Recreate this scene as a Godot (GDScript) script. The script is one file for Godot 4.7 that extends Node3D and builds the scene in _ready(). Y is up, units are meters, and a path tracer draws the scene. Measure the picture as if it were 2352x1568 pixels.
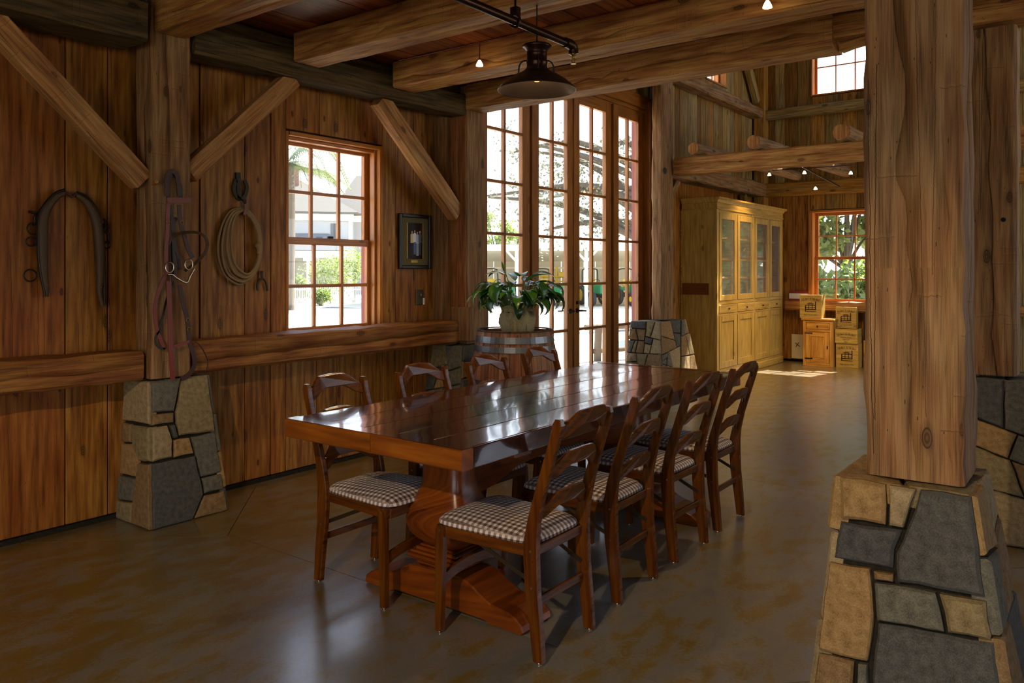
extends Node3D
# A timber-framed barn room: x runs from the window wall into the room, y up, and "a" (= -z) runs along the window wall away from the camera.

var M := {}
var taken := {}
var rooms := {}
var R := RandomNumberGenerator.new()
var NZ := FastNoiseLite.new()


# ---------------------------------------------------------------- shapes
class Sh:
	var p := PackedVector3Array()
	var uv := PackedVector2Array()
	var sg := PackedInt32Array()

	func fix(start: int) -> void:
		var c := Vector3.ZERO
		for i in range(start, p.size()):
			c += p[i]
		c /= maxf(1.0, p.size() - start)
		var vol := 0.0
		for i in range(start, p.size(), 3):
			vol += (p[i] - c).dot((p[i + 2] - c).cross(p[i + 1] - c))
		if vol < 0.0:
			for i in range(start, p.size(), 3):
				var a := p[i + 1]
				p[i + 1] = p[i + 2]
				p[i + 2] = a
				var b := uv[i + 1]
				uv[i + 1] = uv[i + 2]
				uv[i + 2] = b

	func tri(a: Vector3, b: Vector3, c: Vector3, ua: Vector2, ub: Vector2, uc: Vector2, g: int) -> void:
		p.append(a)
		p.append(b)
		p.append(c)
		uv.append(ua)
		uv.append(ub)
		uv.append(uc)
		sg.append(g)

	func cap(r: PackedVector3Array, g: int, off: Vector2, bulge := Vector3.ZERO) -> void:
		var c := Vector3.ZERO
		for q in r:
			c += q
		c = c / r.size()
		var ax := (r[0] - c).normalized()
		var nn := Vector3.ZERO
		for j in r.size():
			nn += (r[j] - c).cross(r[(j + 1) % r.size()] - c)
		var ay := nn.normalized().cross(ax)
		for j in r.size():
			var d := r[j] - c
			var e := r[(j + 1) % r.size()] - c
			tri(c + bulge, r[j], r[(j + 1) % r.size()], off, off + Vector2(d.dot(ax), d.dot(ay)), off + Vector2(e.dot(ax), e.dot(ay)), g)

	func flatcap(r: PackedVector3Array, g: int, off: Vector2) -> void:
		var nn := Vector3.ZERO
		for j in r.size():
			nn += (r[j] - r[0]).cross(r[(j + 1) % r.size()] - r[0])
		nn = nn.normalized()
		var ax := (r[1] - r[0]).normalized()
		var ay := nn.cross(ax)
		var q := PackedVector2Array()
		var lo := Vector2.INF
		var hi := -Vector2.INF
		for v in r:
			q.append(Vector2((v - r[0]).dot(ax), (v - r[0]).dot(ay)))
			lo = lo.min(q[-1])
			hi = hi.max(q[-1])
		var turn := (hi - lo).x > (hi - lo).y
		var t := Geometry2D.triangulate_polygon(q)
		for k in range(0, t.size(), 3):
			var i := [t[k], t[k + 1], t[k + 2]]
			if (q[i[1]] - q[i[0]]).cross(q[i[2]] - q[i[0]]) < 0:
				i = [i[0], i[2], i[1]]
			var w := []
			for e in i:
				w.append(off + (Vector2(q[e].y, q[e].x) if turn else q[e]))
			tri(r[i[0]], r[i[1]], r[i[2]], w[0], w[1], w[2], g)

	func around(r: PackedVector3Array) -> PackedFloat32Array:
		var us := PackedFloat32Array([0.0])
		for j in r.size():
			us.append(us[j] + r[j].distance_to(r[(j + 1) % r.size()]))
		return us

	# rings of equal length joined by quads; gcol: a smooth group for each column
	func loft(rings: Array, g := 1, caps := 3, off := Vector2.ZERO, gcol = null, bulge := Vector3.ZERO, concave := false, given = null) -> void:
		var start := p.size()
		var n: int = rings[0].size()
		var v := 0.0
		var us: PackedFloat32Array = around(rings[0]) if given == null else given[0]
		for i in rings.size() - 1:
			var a: PackedVector3Array = rings[i]
			var b: PackedVector3Array = rings[i + 1]
			var ut: PackedFloat32Array = around(b) if given == null else given[i + 1]
			var w := v + a[0].distance_to(b[0])
			for j in n:
				var k := (j + 1) % n
				var gg: int = g if gcol == null else gcol[j]
				var ua := off + Vector2(us[j], v)
				var ub := off + Vector2(us[j + 1], v)
				var uc := off + Vector2(ut[j + 1], w)
				var ud := off + Vector2(ut[j], w)
				tri(a[j], b[k], a[k], ua, uc, ub, gg)
				tri(a[j], b[j], b[k], ua, ud, uc, gg)
			v = w
			us = ut
		var turned: Array = [rings[0].duplicate(), rings[-1].duplicate()]
		turned[1].reverse()
		for e in 2:
			if caps & (1 + e):
				if concave:
					flatcap(turned[e], -1, off)
				else:
					cap(turned[e], -1, off, bulge if e == 1 else Vector3.ZERO)
		fix(start)

	# box by two corners; grain (v) runs along its longest side; c: chamfer
	func box(lo: Vector3, hi: Vector3, c := 0.0, off := Vector2.ZERO) -> void:
		var d := hi - lo
		var L := d.max_axis_index()
		var u := (L + 1) % 3
		var w := (L + 2) % 3
		var mk := func(t: float, e: float) -> PackedVector3Array:
			var out := PackedVector3Array()
			var q := []
			if c > 0.0:
				q = [[lo[u] + c, lo[w] + e], [hi[u] - c, lo[w] + e], [hi[u] - e, lo[w] + c], [hi[u] - e, hi[w] - c], [hi[u] - c, hi[w] - e], [lo[u] + c, hi[w] - e], [lo[u] + e, hi[w] - c], [lo[u] + e, lo[w] + c]]
			else:
				q = [[lo[u], lo[w]], [hi[u], lo[w]], [hi[u], hi[w]], [lo[u], hi[w]]]
			for s in q:
				var z := Vector3.ZERO
				z[u] = s[0]
				z[w] = s[1]
				z[L] = t
				out.append(z)
			return out
		if c > 0.0:
			loft([mk.call(lo[L], c * 0.8), mk.call(lo[L] + c, 0.0), mk.call(hi[L] - c, 0.0), mk.call(hi[L], c * 0.8)], -1, 3, off)
		else:
			loft([mk.call(lo[L], 0.0), mk.call(hi[L], 0.0)], -1, 3, off)

	# turned shape round the y axis at o: profile of [radius, y]
	func lathe(o: Vector3, prof: Array, n := 24, caps := 3, g := 1, off := Vector2.ZERO) -> void:
		var rings := []
		for q in prof:
			var r := PackedVector3Array()
			for j in n:
				var a := TAU * j / n
				r.append(o + Vector3(cos(a) * q[0], q[1], sin(a) * q[0]))
			rings.append(r)
		loft(rings, g, caps, off)

	func tube(pts: PackedVector3Array, rad, n := 8, off := Vector2.ZERO, flat := Vector3.ZERO, thick := 0.0, g := 1) -> void:
		var rings := []
		var nrm := Vector3.ZERO
		for i in pts.size():
			var t := (pts[mini(i + 1, pts.size() - 1)] - pts[maxi(i - 1, 0)]).normalized()
			if flat != Vector3.ZERO:
				nrm = (flat - t * flat.dot(t)).normalized()
			elif i == 0:
				nrm = t.cross(Vector3.UP if absf(t.y) < 0.9 else Vector3.RIGHT).normalized()
			else:
				nrm = (nrm - t * nrm.dot(t)).normalized()
			var bi := t.cross(nrm)
			var r: float = rad if rad is float else rad[i]
			var ring := PackedVector3Array()
			if flat != Vector3.ZERO:
				for q in [[-1, 1], [1, 1], [1, -1], [-1, -1]]:
					ring.append(pts[i] + bi * r * q[0] + nrm * thick * 0.5 * q[1])
			else:
				for j in n:
					ring.append(pts[i] + nrm * cos(TAU * j / n) * r + bi * sin(TAU * j / n) * r)
			rings.append(ring)
		loft(rings, -1 if flat != Vector3.ZERO else g, 3, off)

	func ring(c: Vector3, axis: Vector3, rad: float, thick: float, n := 20, m := 7, squash := 1.0) -> void:
		var start := p.size()
		var x := axis.cross(Vector3.UP if absf(axis.y) < 0.9 else Vector3.RIGHT).normalized()
		var y := axis.cross(x).normalized()
		var rings := []
		for i in n + 1:
			var d := x * cos(TAU * i / n) + y * sin(TAU * i / n)
			var d2 := x * cos(TAU * i / n) * squash + y * sin(TAU * i / n)
			var rr := PackedVector3Array()
			for j in m:
				rr.append(c + d2 * rad + d * cos(TAU * j / m) * thick + axis * sin(TAU * j / m) * thick)
			rings.append(rr)
		loft(rings, 1, 0)
		fix(start)

	# outline in the xy plane of t, pushed along its z from z0 to z1, edges rounded by b at the z1 side (and at z0 with both)
	func plate(poly: PackedVector2Array, t: Transform3D, z0: float, z1: float, b := 0.0, both := false, off := Vector2.ZERO, bulge := 0.0, concave := false, g := -1) -> void:
		var c := Vector2.ZERO
		for q in poly:
			c += q
		c /= poly.size()
		var far := 0.0
		for q in poly:
			far = maxf(far, q.distance_to(c))
		var rings := []
		var steps := [[z0, 0.0], [z1, 0.0]]
		if b > 0.0:
			steps = [[z0, 0.0], [z1 - b, 0.0], [z1, b]]
			if both:
				steps = [[z0, b], [z0 + b, 0.0], [z1 - b, 0.0], [z1, b]]
		for s in steps:
			var shrunk := PackedVector2Array(poly)
			if s[1] > 0.0:
				if concave:
					for j in poly.size():
						var e: Vector2 = (poly[(j + 1) % poly.size()] - poly[(j + poly.size() - 1) % poly.size()]).normalized()
						var nn := Vector2(-e.y, e.x)
						if not Geometry2D.is_point_in_polygon(poly[j] + nn * s[1], poly):
							nn = -nn
						shrunk[j] = poly[j] + nn * s[1] * 0.8
				else:
					for j in poly.size():
						shrunk[j] = c + (poly[j] - c) * (1.0 - s[1] * 1.3 / far)
			var r := PackedVector3Array()
			for q in shrunk:
				r.append(t * Vector3(q.x, q.y, s[0]))
			rings.append(r)
		loft(rings, g, 3, off, null, t.basis.z * bulge, concave)

	func mesh() -> ArrayMesh:
		var st := SurfaceTool.new()
		st.begin(Mesh.PRIMITIVE_TRIANGLES)
		for i in sg.size():
			st.set_smooth_group(sg[i])
			for k in 3:
				st.set_uv(uv[i * 3 + k])
				st.add_vertex(p[i * 3 + k])
		st.generate_normals()
		return st.commit()


# ---------------------------------------------------------------- nodes
func W(x: float, y: float, a: float) -> Vector3:
	return Vector3(x, y, -a)


func rnd(a: float, b: float) -> float:
	return R.randf_range(a, b)


func roff() -> Vector2:
	return Vector2(R.randf() * 4.0, R.randf() * 8.0)


func numbered(called: String) -> String:
	taken[called] = taken.get(called, -1) + 1
	return called if taken[called] == 0 else "%s_%03d" % [called, taken[called]]


func org(n: Node) -> Vector3:
	var o := Vector3.ZERO
	while n != self and not rooms.has(n):
		o += n.position
		n = n.get_parent()
	return o


# commits a shape as ONE mesh under parent; its origin is the middle of its base
func put(called: String, s: Sh, m: Material, parent: Node = self) -> MeshInstance3D:
	var lo := Vector3.INF
	var hi := -Vector3.INF
	for q in s.p:
		lo = lo.min(q)
		hi = hi.max(q)
	var c := Vector3((lo.x + hi.x) / 2, lo.y, (lo.z + hi.z) / 2)
	for i in s.p.size():
		s.p[i] -= c
	var o := MeshInstance3D.new()
	o.name = numbered(called) if parent == self else called
	o.mesh = s.mesh()
	o.material_override = m
	parent.add_child(o, true)
	o.position = c - org(parent)
	return o


func tag(o: Node, label: String, category: String, group := "", kind := "") -> Node:
	if label:
		o.set_meta("label", label)
	if category:
		o.set_meta("category", category)
	if group:
		o.set_meta("group", group)
	if kind:
		o.set_meta("kind", kind)
	return o


func thing(called: String, label: String, category: String, at := Vector3.ZERO, group := "", local := false) -> Node3D:
	var o := Node3D.new()
	o.name = numbered(called)
	add_child(o)
	o.position = at
	if local:
		rooms[o] = true
	tag(o, label, category, group)
	return o


func struct(called: String, at := Vector3.ZERO, label := "") -> Node3D:
	var o := Node3D.new()
	o.name = numbered(called)
	add_child(o)
	o.position = at
	tag(o, label, "", "", "structure")
	return o


func bx(called: String, lo: Vector3, hi: Vector3, m: Material, parent: Node = self, c := 0.0) -> MeshInstance3D:
	var s := Sh.new()
	s.box(lo.min(hi), lo.max(hi), c, roff())
	return put(called, s, m, parent)


func curve(pts: Array, steps := 6) -> PackedVector3Array:
	var out := PackedVector3Array()
	for i in pts.size() - 1:
		var p0: Vector3 = pts[maxi(i - 1, 0)]
		var p3: Vector3 = pts[mini(i + 2, pts.size() - 1)]
		for k in steps:
			out.append((pts[i] as Vector3).cubic_interpolate(pts[i + 1], p0, p3, float(k) / steps))
	out.append(pts[-1])
	return out


# [a, y] pairs at one distance from the window wall
func onwall(l: Array, x: float) -> Array:
	return l.map(func(q): return W(x, q[1], q[0]))


# hewn timber from p0 to p1, w wide and h high; cracks: [side, place across, wander, from, to, depth, half width]; side 0 faces the room or the camera, 1 up, 3 down
func timber_shape(p0: Vector3, p1: Vector3, w: float, h: float, o := {}) -> Sh:
	var L := p0.distance_to(p1)
	var y := (p1 - p0).normalized()
	var z := Vector3.BACK if absf(y.y) > 0.95 else (Vector3.UP - y * y.y).normalized()
	if o.has("flat"):
		z = o.flat
	var x := y.cross(z)
	var rough: float = o.get("rough", 0.005)
	var c: float = o.get("cham", 0.018)
	var step: float = o.get("step", 0.11)
	var seedy := R.randf() * 500.0
	var n := maxi(3, int(L / step))
	var cracks: Array = o.get("cracks", [])
	var corners := [Vector2(w / 2, -h / 2), Vector2(w / 2, h / 2), Vector2(-w / 2, h / 2), Vector2(-w / 2, -h / 2)]
	var round_: float = o.get("round", 0.0)
	var rings := []
	var groups := []
	var across := []
	for i in n + 1:
		var t := L * i / n
		var ring := PackedVector3Array()
		var us := PackedFloat32Array()
		var before := 0.0
		for s in 4:
			var a: Vector2 = corners[s]
			var b: Vector2 = corners[(s + 1) % 4]
			var side := a.distance_to(b)
			var out := (a + b).normalized()
			var ts := []
			var mine := cracks.filter(func(k): return k[0] == s)
			ts.append([c / side, 0.0, 0])
			if mine.is_empty():
				for k in [0.26, 0.5, 0.74]:
					ts.append([k, 0.0, 0])
			else:
				var last := c / side
				for k in mine:
					var m: float = clampf(k[1] + k[2] * NZ.get_noise_2d(t * 60.0 + seedy, k[1] * 300.0) + k[2] * 1.5 * (t / L - 0.5), last + 0.06, 0.93)
					var fade := clampf(minf(t - k[3], k[4] - t) / 0.25, 0.0, 1.0)
					var ww: float = maxf(k[6] * fade, 0.0012) / side * (0.6 + 0.8 * absf(NZ.get_noise_2d(t * 90.0, seedy)))
					ts.append([(last + m) / 2, 0.0, 0])
					ts.append([m - ww, 0.0, 0])
					ts.append([m, k[5] * fade, 1])
					ts.append([m + ww, 0.0, 0])
					last = m + ww
				ts.append([(last + 1.0) / 2, 0.0, 0])
			ts.append([1.0 - c / side, 0.0, 0])
			for k in ts:
				var q: Vector2 = a.lerp(b, k[0])
				var amp := NZ.get_noise_3d(q.x * 160.0 + seedy, q.y * 160.0, t * 55.0) + 0.5 * NZ.get_noise_3d(q.x * 60.0 - seedy, q.y * 60.0, t * 240.0)
				var hold := clampf(minf(t, L - t) / 0.06, 0.15, 1.0)
				q += out * (amp * rough * 2.0 * hold - k[1])
				if round_ > 0.0:
					q = q.lerp(q.normalized() * (w + h) / 4.0, round_)
				ring.append(p0 + y * t + x * q.x + z * q.y)
				us.append(before + k[0] * side)
				if i == 0:
					groups.append(s + 1)
			before += side
			if i == 0:
				groups[-1] = 9 if round_ > 0 else -1
		us.append(before + us[0])
		across.append(us)
		rings.append(ring)
	if round_ > 0.0:
		for j in groups.size():
			groups[j] = 1
	var g := Sh.new()
	if o.has("taper"):
		for j in rings[-1].size():
			for i in rings.size():
				var ctr := p0.lerp(p1, float(i) / (rings.size() - 1))
				rings[i][j] = ctr + (rings[i][j] - ctr) * lerpf(1.0, o.taper, float(i) / (rings.size() - 1))
	g.loft(rings, 1, 3, roff(), groups, Vector3.ZERO, false, across)
	return g


func timber(called: String, p0: Vector3, p1: Vector3, w: float, h: float, m: Material, label := "", category := "beam", o := {}, parent: Node = self, group := "") -> MeshInstance3D:
	var n := put(called, timber_shape(p0, p1, w, h, o), m, parent)
	if parent == self:
		tag(n, label, category, group)
	return n


# ---------------------------------------------------------------- textures and materials
func noise_bytes(w: int, h: int, tw: int, th: int, freq: float, sd: int, oct := 3) -> PackedByteArray:
	var n := FastNoiseLite.new()
	n.seed = sd
	n.frequency = freq
	n.fractal_octaves = oct
	n.noise_type = FastNoiseLite.TYPE_SIMPLEX_SMOOTH
	var im := n.get_seamless_image(w, h)
	if im.get_format() != Image.FORMAT_L8:
		im.convert(Image.FORMAT_L8)
	if w != tw or h != th:
		im.resize(tw, th, Image.INTERPOLATE_CUBIC)
	return im.get_data()


const TW := 512
const TH := 1024


# grey values of sawn or hewn wood; one tile is 0.5 m across the grain and 2 m along it
func wood_values(sd: int, knots: int, cracks: int, lines: float, streak := 5, ring := 20.0, chops := 0, sway := 1.2) -> PackedByteArray:
	var fine := noise_bytes(512, 48, TW, TH, 0.22, sd, 3)
	var mid := noise_bytes(128, 32, TW, TH, 0.10, sd + 1, 3)
	var warp := noise_bytes(32, 24, TW, TH, 0.06, sd + 2, 2)
	var grit := noise_bytes(TW, TH, TW, TH, 0.35, sd + 3, 2)
	var sl := PackedInt32Array()
	for i in 256:
		sl.append(int(ring * pow(0.5 + 0.5 * sin(TAU * i / 256.0), 3.0)))
	var v := PackedByteArray()
	v.resize(TW * TH)
	var i := 0
	for y in TH:
		for x in TW:
			var q: int = 136 + ((fine[i] - 128) * streak >> 3) + ((mid[i] - 128) >> 1) + ((grit[i] - 128) >> 3) - sl[int(x * lines + warp[i] * sway) & 255]
			v[i] = clampi(q, 0, 255)
			i += 1
	var g := RandomNumberGenerator.new()
	g.seed = sd
	for k in knots:
		var kx := g.randi_range(0, TW - 1)
		var ky := g.randi_range(0, TH - 1)
		var r := g.randf_range(5.0, 18.0)
		for dy in range(-int(r * 3), int(r * 3)):
			for dx in range(-int(r * 2), int(r * 2)):
				var d := sqrt(pow(dx / r, 2.0) + pow(dy / (r * 1.15), 2.0))
				if d > 2.0:
					continue
				var at := ((ky + dy + TH) % TH) * TW + (kx + dx + TW) % TW
				var ringed := 62.0 + 22.0 * sin(d * 11.0) if d < 0.9 else (30.0 if d < 1.05 else float(v[at]) - 46.0 * (2.0 - d))
				v[at] = clampi(int(ringed), 0, 255)
	for k in cracks:
		var cx := g.randf() * TW
		var cy := g.randi_range(0, TH)
		var wide := g.randf_range(0.6, 2.2)
		var drift := g.randf_range(-0.05, 0.05)
		for j in g.randi_range(120, 700):
			cx += drift + g.randf_range(-0.35, 0.35)
			for e in int(ceil(wide)):
				v[((cy + j) % TH) * TW + (int(cx) + e + TW * 4) % TW] = 14
	for k in chops:
		var cx := g.randi_range(0, TW)
		var cy := g.randf() * TH
		var bend := g.randf_range(-0.06, 0.06)
		for j in g.randi_range(40, 190):
			cy += bend + g.randf_range(-0.5, 0.5)
			var at := (int(cy) + TH) % TH * TW + (cx + j) % TW
			v[at] = 72
			for e in range(1, 7):
				var below := ((int(cy) + e + TH) % TH) * TW + (cx + j) % TW
				v[below] = clampi(v[below] + 16 - 2 * e, 0, 255)
	for k in 70:
		var px := g.randi_range(0, TW - 3)
		var py := g.randi_range(0, TH - 8)
		for e in g.randi_range(2, 6):
			v[(py + e) * TW + px] = 20
			v[(py + e) * TW + px + 1] = 30
	return v


func tint_image(v: PackedByteArray, tone: PackedByteArray, a: Array, b: Array, w: int, h: int) -> ImageTexture:
	var la := []
	for st in [a, b]:
		var gr := Gradient.new()
		gr.offsets = PackedFloat32Array([0.0, 0.35, 0.6, 1.0])
		gr.colors = PackedColorArray(st)
		var cols := PackedInt32Array()
		for i in 256:
			var c := gr.sample(i / 255.0)
			cols.append(int(c.r * 255))
			cols.append(int(c.g * 255))
			cols.append(int(c.b * 255))
		la.append(cols)
	var A: PackedInt32Array = la[0]
	var B: PackedInt32Array = la[1]
	var out := PackedByteArray()
	out.resize(w * h * 3)
	for i in w * h:
		var k: int = v[i] * 3
		var t: int = tone[i]
		var o := i * 3
		out[o] = A[k] + ((B[k] - A[k]) * t >> 8)
		out[o + 1] = A[k + 1] + ((B[k + 1] - A[k + 1]) * t >> 8)
		out[o + 2] = A[k + 2] + ((B[k + 2] - A[k + 2]) * t >> 8)
	return ImageTexture.create_from_image(Image.create_from_data(w, h, false, Image.FORMAT_RGB8, out))


func grey(v: PackedByteArray, w: int, h: int) -> ImageTexture:
	return ImageTexture.create_from_image(Image.create_from_data(w, h, false, Image.FORMAT_L8, v))


func sharpen(v: PackedByteArray, lo: int, hi: int) -> PackedByteArray:
	var o := PackedByteArray()
	o.resize(v.size())
	for i in v.size():
		o[i] = clampi((v[i] - lo) * 255 / (hi - lo), 0, 255)
	return o


func mat(called: String, c: Color, rough := 0.6, metal := 0.0, spec := 0.5) -> StandardMaterial3D:
	var m := StandardMaterial3D.new()
	m.resource_name = called
	m.albedo_color = c
	m.roughness = rough
	m.metallic = metal
	m.metallic_specular = spec
	M[called] = m
	return m


func tex(called: String, t: Texture2D, bump: Texture2D, depth: float, rough: float, sx := 2.0, sy := 0.5, tint := Color.WHITE, spec := 0.35) -> StandardMaterial3D:
	var m := mat(called, tint, rough, 0.0, spec)
	m.albedo_texture = t
	m.uv1_scale = Vector3(sx, sy, 1)
	if bump:
		m.heightmap_enabled = true
		m.heightmap_texture = bump
		m.heightmap_scale = depth
	return m


func tri3(m: StandardMaterial3D, s: Vector3, world := false) -> StandardMaterial3D:
	m.uv1_triplanar = true
	m.uv1_world_triplanar = world
	m.uv1_scale = s
	m.uv1_triplanar_sharpness = 4.0
	return m


func C(r: int, g: int, b: int) -> Color:
	return Color8(r, g, b)


func materials() -> void:
	var va := wood_values(11, 7, 4, 9.0, 2, 9.0, 0, 1.6)
	var vb := wood_values(37, 4, 8, 23.0, 3, 5.0, 22, 0.6)
	var vc := wood_values(53, 3, 0, 7.0, 1, 8.0, 0, 1.4)
	var tone := sharpen(noise_bytes(48, 24, TW, TH, 0.07, 5, 3), 60, 200)
	var tone2 := sharpen(noise_bytes(64, 64, TW, TH, 0.06, 9, 4), 70, 190)
	var ve := wood_values(71, 0, 0, 24.0, 4, 8.0)
	var ga := grey(va, TW, TH)
	var gb := grey(vb, TW, TH)
	var gc := grey(vc, TW, TH)
	# stained red-brown wall boards
	var tp := tint_image(va, tone2, [C(46, 30, 10), C(132, 90, 36), C(170, 120, 52), C(198, 150, 76)], [C(36, 20, 8), C(116, 72, 28), C(152, 98, 40), C(182, 124, 58)], TW, TH)
	var k := 0
	for c in [Color(1, 1, 1), Color(0.92, 0.88, 0.84), Color(1.0, 0.93, 0.82), Color(0.90, 0.80, 0.75), Color(0.96, 0.94, 0.88)]:
		tex("wall_board_%d" % k, tp, ga, 0.04, 0.5, 2.0, 0.5, c)
		k += 1
	# old boards of the far walls, some silvered, some brown
	var tf := tint_image(vb, tone, [C(56, 42, 18), C(134, 106, 52), C(174, 142, 78), C(202, 174, 112)], [C(48, 40, 24), C(126, 110, 72), C(162, 146, 102), C(194, 182, 142)], TW, TH)
	k = 0
	for c in [Color(1, 1, 1), Color(0.86, 0.8, 0.7), Color(0.78, 0.66, 0.5), Color(1.0, 0.86, 0.62), Color(0.9, 0.9, 0.92)]:
		tex("old_board_%d" % k, tf, gb, 0.08, 0.65, 2.0, 0.5, c)
		k += 1
	# hewn timbers
	var th := tint_image(vb, tone2, [C(46, 34, 20), C(120, 92, 60), C(156, 124, 84), C(186, 156, 116)], [C(42, 26, 14), C(118, 84, 52), C(152, 112, 72), C(182, 144, 102)], TW, TH)
	tex("post", th, gb, 0.12, 0.7, 2.0, 0.5, Color(0.92, 0.9, 0.88))
	tex("post_grey", th, gb, 0.12, 0.7, 2.0, 0.5, Color(0.88, 0.86, 0.84))
	tex("post_red", th, gb, 0.1, 0.7, 2.0, 0.5, Color(0.92, 0.78, 0.68))
	tex("brace", th, ga, 0.05, 0.65, 2.0, 0.5, Color(1.12, 1.06, 0.96))
	var td := tint_image(vb, tone, [C(20, 14, 8), C(66, 52, 30), C(92, 74, 44), C(122, 102, 66)], [C(16, 12, 8), C(56, 46, 30), C(80, 68, 46), C(108, 94, 68)], TW, TH)
	tex("tie", td, gb, 0.2, 0.8)
	var tj := tint_image(vb, tone2, [C(50, 30, 12), C(140, 98, 48), C(178, 132, 70), C(206, 166, 104)], [C(46, 24, 12), C(128, 80, 42), C(164, 110, 60), C(190, 140, 84)], TW, TH)
	tex("joist", tj, gb, 0.12, 0.65)
	tex("rail", tj, gb, 0.2, 0.65, 2.0, 0.5, Color(0.80, 0.74, 0.68))
	tex("silver", th, gb, 0.15, 0.75, 2.0, 0.5, Color(0.98, 1.0, 1.04))
	var tc := tint_image(va, tone2, [C(30, 16, 8), C(92, 52, 26), C(126, 76, 40), C(152, 98, 56)], [C(26, 10, 6), C(84, 40, 22), C(112, 56, 32), C(140, 76, 46)], TW, TH)
	for j in 3:
		tex("ceiling_board_%d" % j, tc, ga, 0.04, 0.45, 2.0, 0.5, [Color(1.2, 1.2, 1.2), Color(1.02, 1.0, 0.96), Color(1.2, 1.1, 0.96)][j])
	# joinery and furniture
	var tw := tint_image(vc, tone, [C(84, 48, 16), C(168, 110, 44), C(194, 136, 60), C(214, 160, 80)], [C(74, 40, 14), C(152, 96, 40), C(180, 120, 52), C(204, 146, 72)], TW, TH)
	tex("sash", tw, gc, 0.01, 0.38, 3.0, 0.7, Color(0.98, 0.9, 0.78), 0.5)
	tex("door_wood", tw, gc, 0.015, 0.42, 2.0, 0.5, Color(0.78, 0.70, 0.46), 0.5)
	tex("casing", tw, gc, 0.03, 0.5, 2.0, 0.5, Color(1.0, 0.94, 0.84))
	var tn := tint_image(vc, tone2, [C(92, 68, 22), C(170, 136, 60), C(192, 160, 82), C(212, 184, 108)], [C(82, 60, 20), C(154, 122, 54), C(178, 146, 72), C(200, 170, 98)], TW, TH)
	tex("pine", tn, gc, 0.01, 0.42, 2.0, 0.5, Color.WHITE, 0.5)
	tex("pine_dark", tn, gc, 0.01, 0.45, 2.0, 0.5, Color(0.62, 0.42, 0.26), 0.5)
	tex("knotty", tint_image(va, tone2, [C(110, 62, 18), C(178, 124, 46), C(204, 150, 66), C(222, 176, 92)], [C(96, 52, 14), C(164, 108, 40), C(188, 132, 56), C(208, 158, 80)], TW, TH), ga, 0.03, 0.4, 2.0, 0.5, Color.WHITE, 0.5)
	var tt := tint_image(ve, tone2, [C(14, 6, 4), C(54, 26, 16), C(72, 36, 22), C(90, 50, 32)], [C(10, 5, 4), C(38, 20, 14), C(52, 28, 20), C(68, 40, 28)], TW, TH)
	var top := tex("table_top", tt, grey(ve, TW, TH), 0.006, 0.16, 1.6, 0.5, Color.WHITE, 0.55)
	top.clearcoat_enabled = true
	top.clearcoat = 1.0
	top.clearcoat_roughness = 0.06
	var te := tint_image(vc, tone2, [C(46, 24, 5), C(122, 70, 16), C(148, 88, 22), C(170, 108, 34)], [C(38, 18, 5), C(102, 54, 14), C(126, 70, 20), C(146, 86, 30)], TW, TH)
	tex("table_edge", te, gc, 0.008, 0.35, 2.0, 0.5, Color(0.95, 0.9, 0.85), 0.5)
	tex("table_leg", te, gc, 0.01, 0.3, 2.0, 0.5, Color(0.86, 0.74, 0.66), 0.5)
	tex("chair_wood", te, gc, 0.005, 0.26, 3.0, 0.6, Color(0.68, 0.64, 0.50), 0.5)
	var ts := tint_image(va, tone2, [C(60, 34, 22), C(130, 84, 60), C(160, 108, 78), C(184, 138, 106)], [C(54, 34, 24), C(116, 86, 62), C(146, 112, 84), C(176, 144, 112)], TW, TH)
	for j in 3:
		tex("stave_%d" % j, ts, ga, 0.1, 0.6, 2.0, 0.5, [Color.WHITE, Color(0.9, 0.8, 0.74), Color(0.92, 0.96, 0.9)][j])
	# polished stained concrete: mottled ochre stain over grey, with sky sheen painted into the colour
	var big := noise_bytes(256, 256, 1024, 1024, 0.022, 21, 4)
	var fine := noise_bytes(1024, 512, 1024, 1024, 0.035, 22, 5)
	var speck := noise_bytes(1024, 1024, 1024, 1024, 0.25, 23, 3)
	var stain_and_sheen := PackedByteArray()
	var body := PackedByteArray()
	stain_and_sheen.resize(1024 * 1024)
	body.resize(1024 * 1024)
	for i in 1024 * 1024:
		stain_and_sheen[i] = clampi((big[i] - 128) + (fine[i] - 128) * 5 / 2 + (speck[i] - 128) * 3 / 2 + 112 + int(76.0 * cos(TAU * ((i & 1023) / 1024.0 - 0.17))), 0, 255)  # wave keeps the left ochre and paints the right grey like reflected sky
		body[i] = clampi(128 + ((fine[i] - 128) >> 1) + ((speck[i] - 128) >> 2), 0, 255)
	var fl := tint_image(body, stain_and_sheen, [C(98, 95, 89), C(126, 123, 115), C(142, 139, 130), C(162, 159, 150)], [C(84, 64, 22), C(112, 88, 34), C(126, 102, 44), C(146, 122, 62)], 1024, 1024)
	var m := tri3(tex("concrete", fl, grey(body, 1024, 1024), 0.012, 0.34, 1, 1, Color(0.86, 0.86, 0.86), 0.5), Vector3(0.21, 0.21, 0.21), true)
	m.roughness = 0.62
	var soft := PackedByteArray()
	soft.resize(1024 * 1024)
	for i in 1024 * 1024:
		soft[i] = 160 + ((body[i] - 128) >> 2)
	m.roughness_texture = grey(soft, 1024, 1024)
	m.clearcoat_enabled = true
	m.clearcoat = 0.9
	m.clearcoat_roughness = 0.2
	# stones
	var sb := noise_bytes(512, 512, 512, 512, 0.02, 61, 5)
	var sf := noise_bytes(512, 512, 512, 512, 0.12, 62, 4)
	var st := PackedByteArray()
	st.resize(512 * 512)
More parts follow.
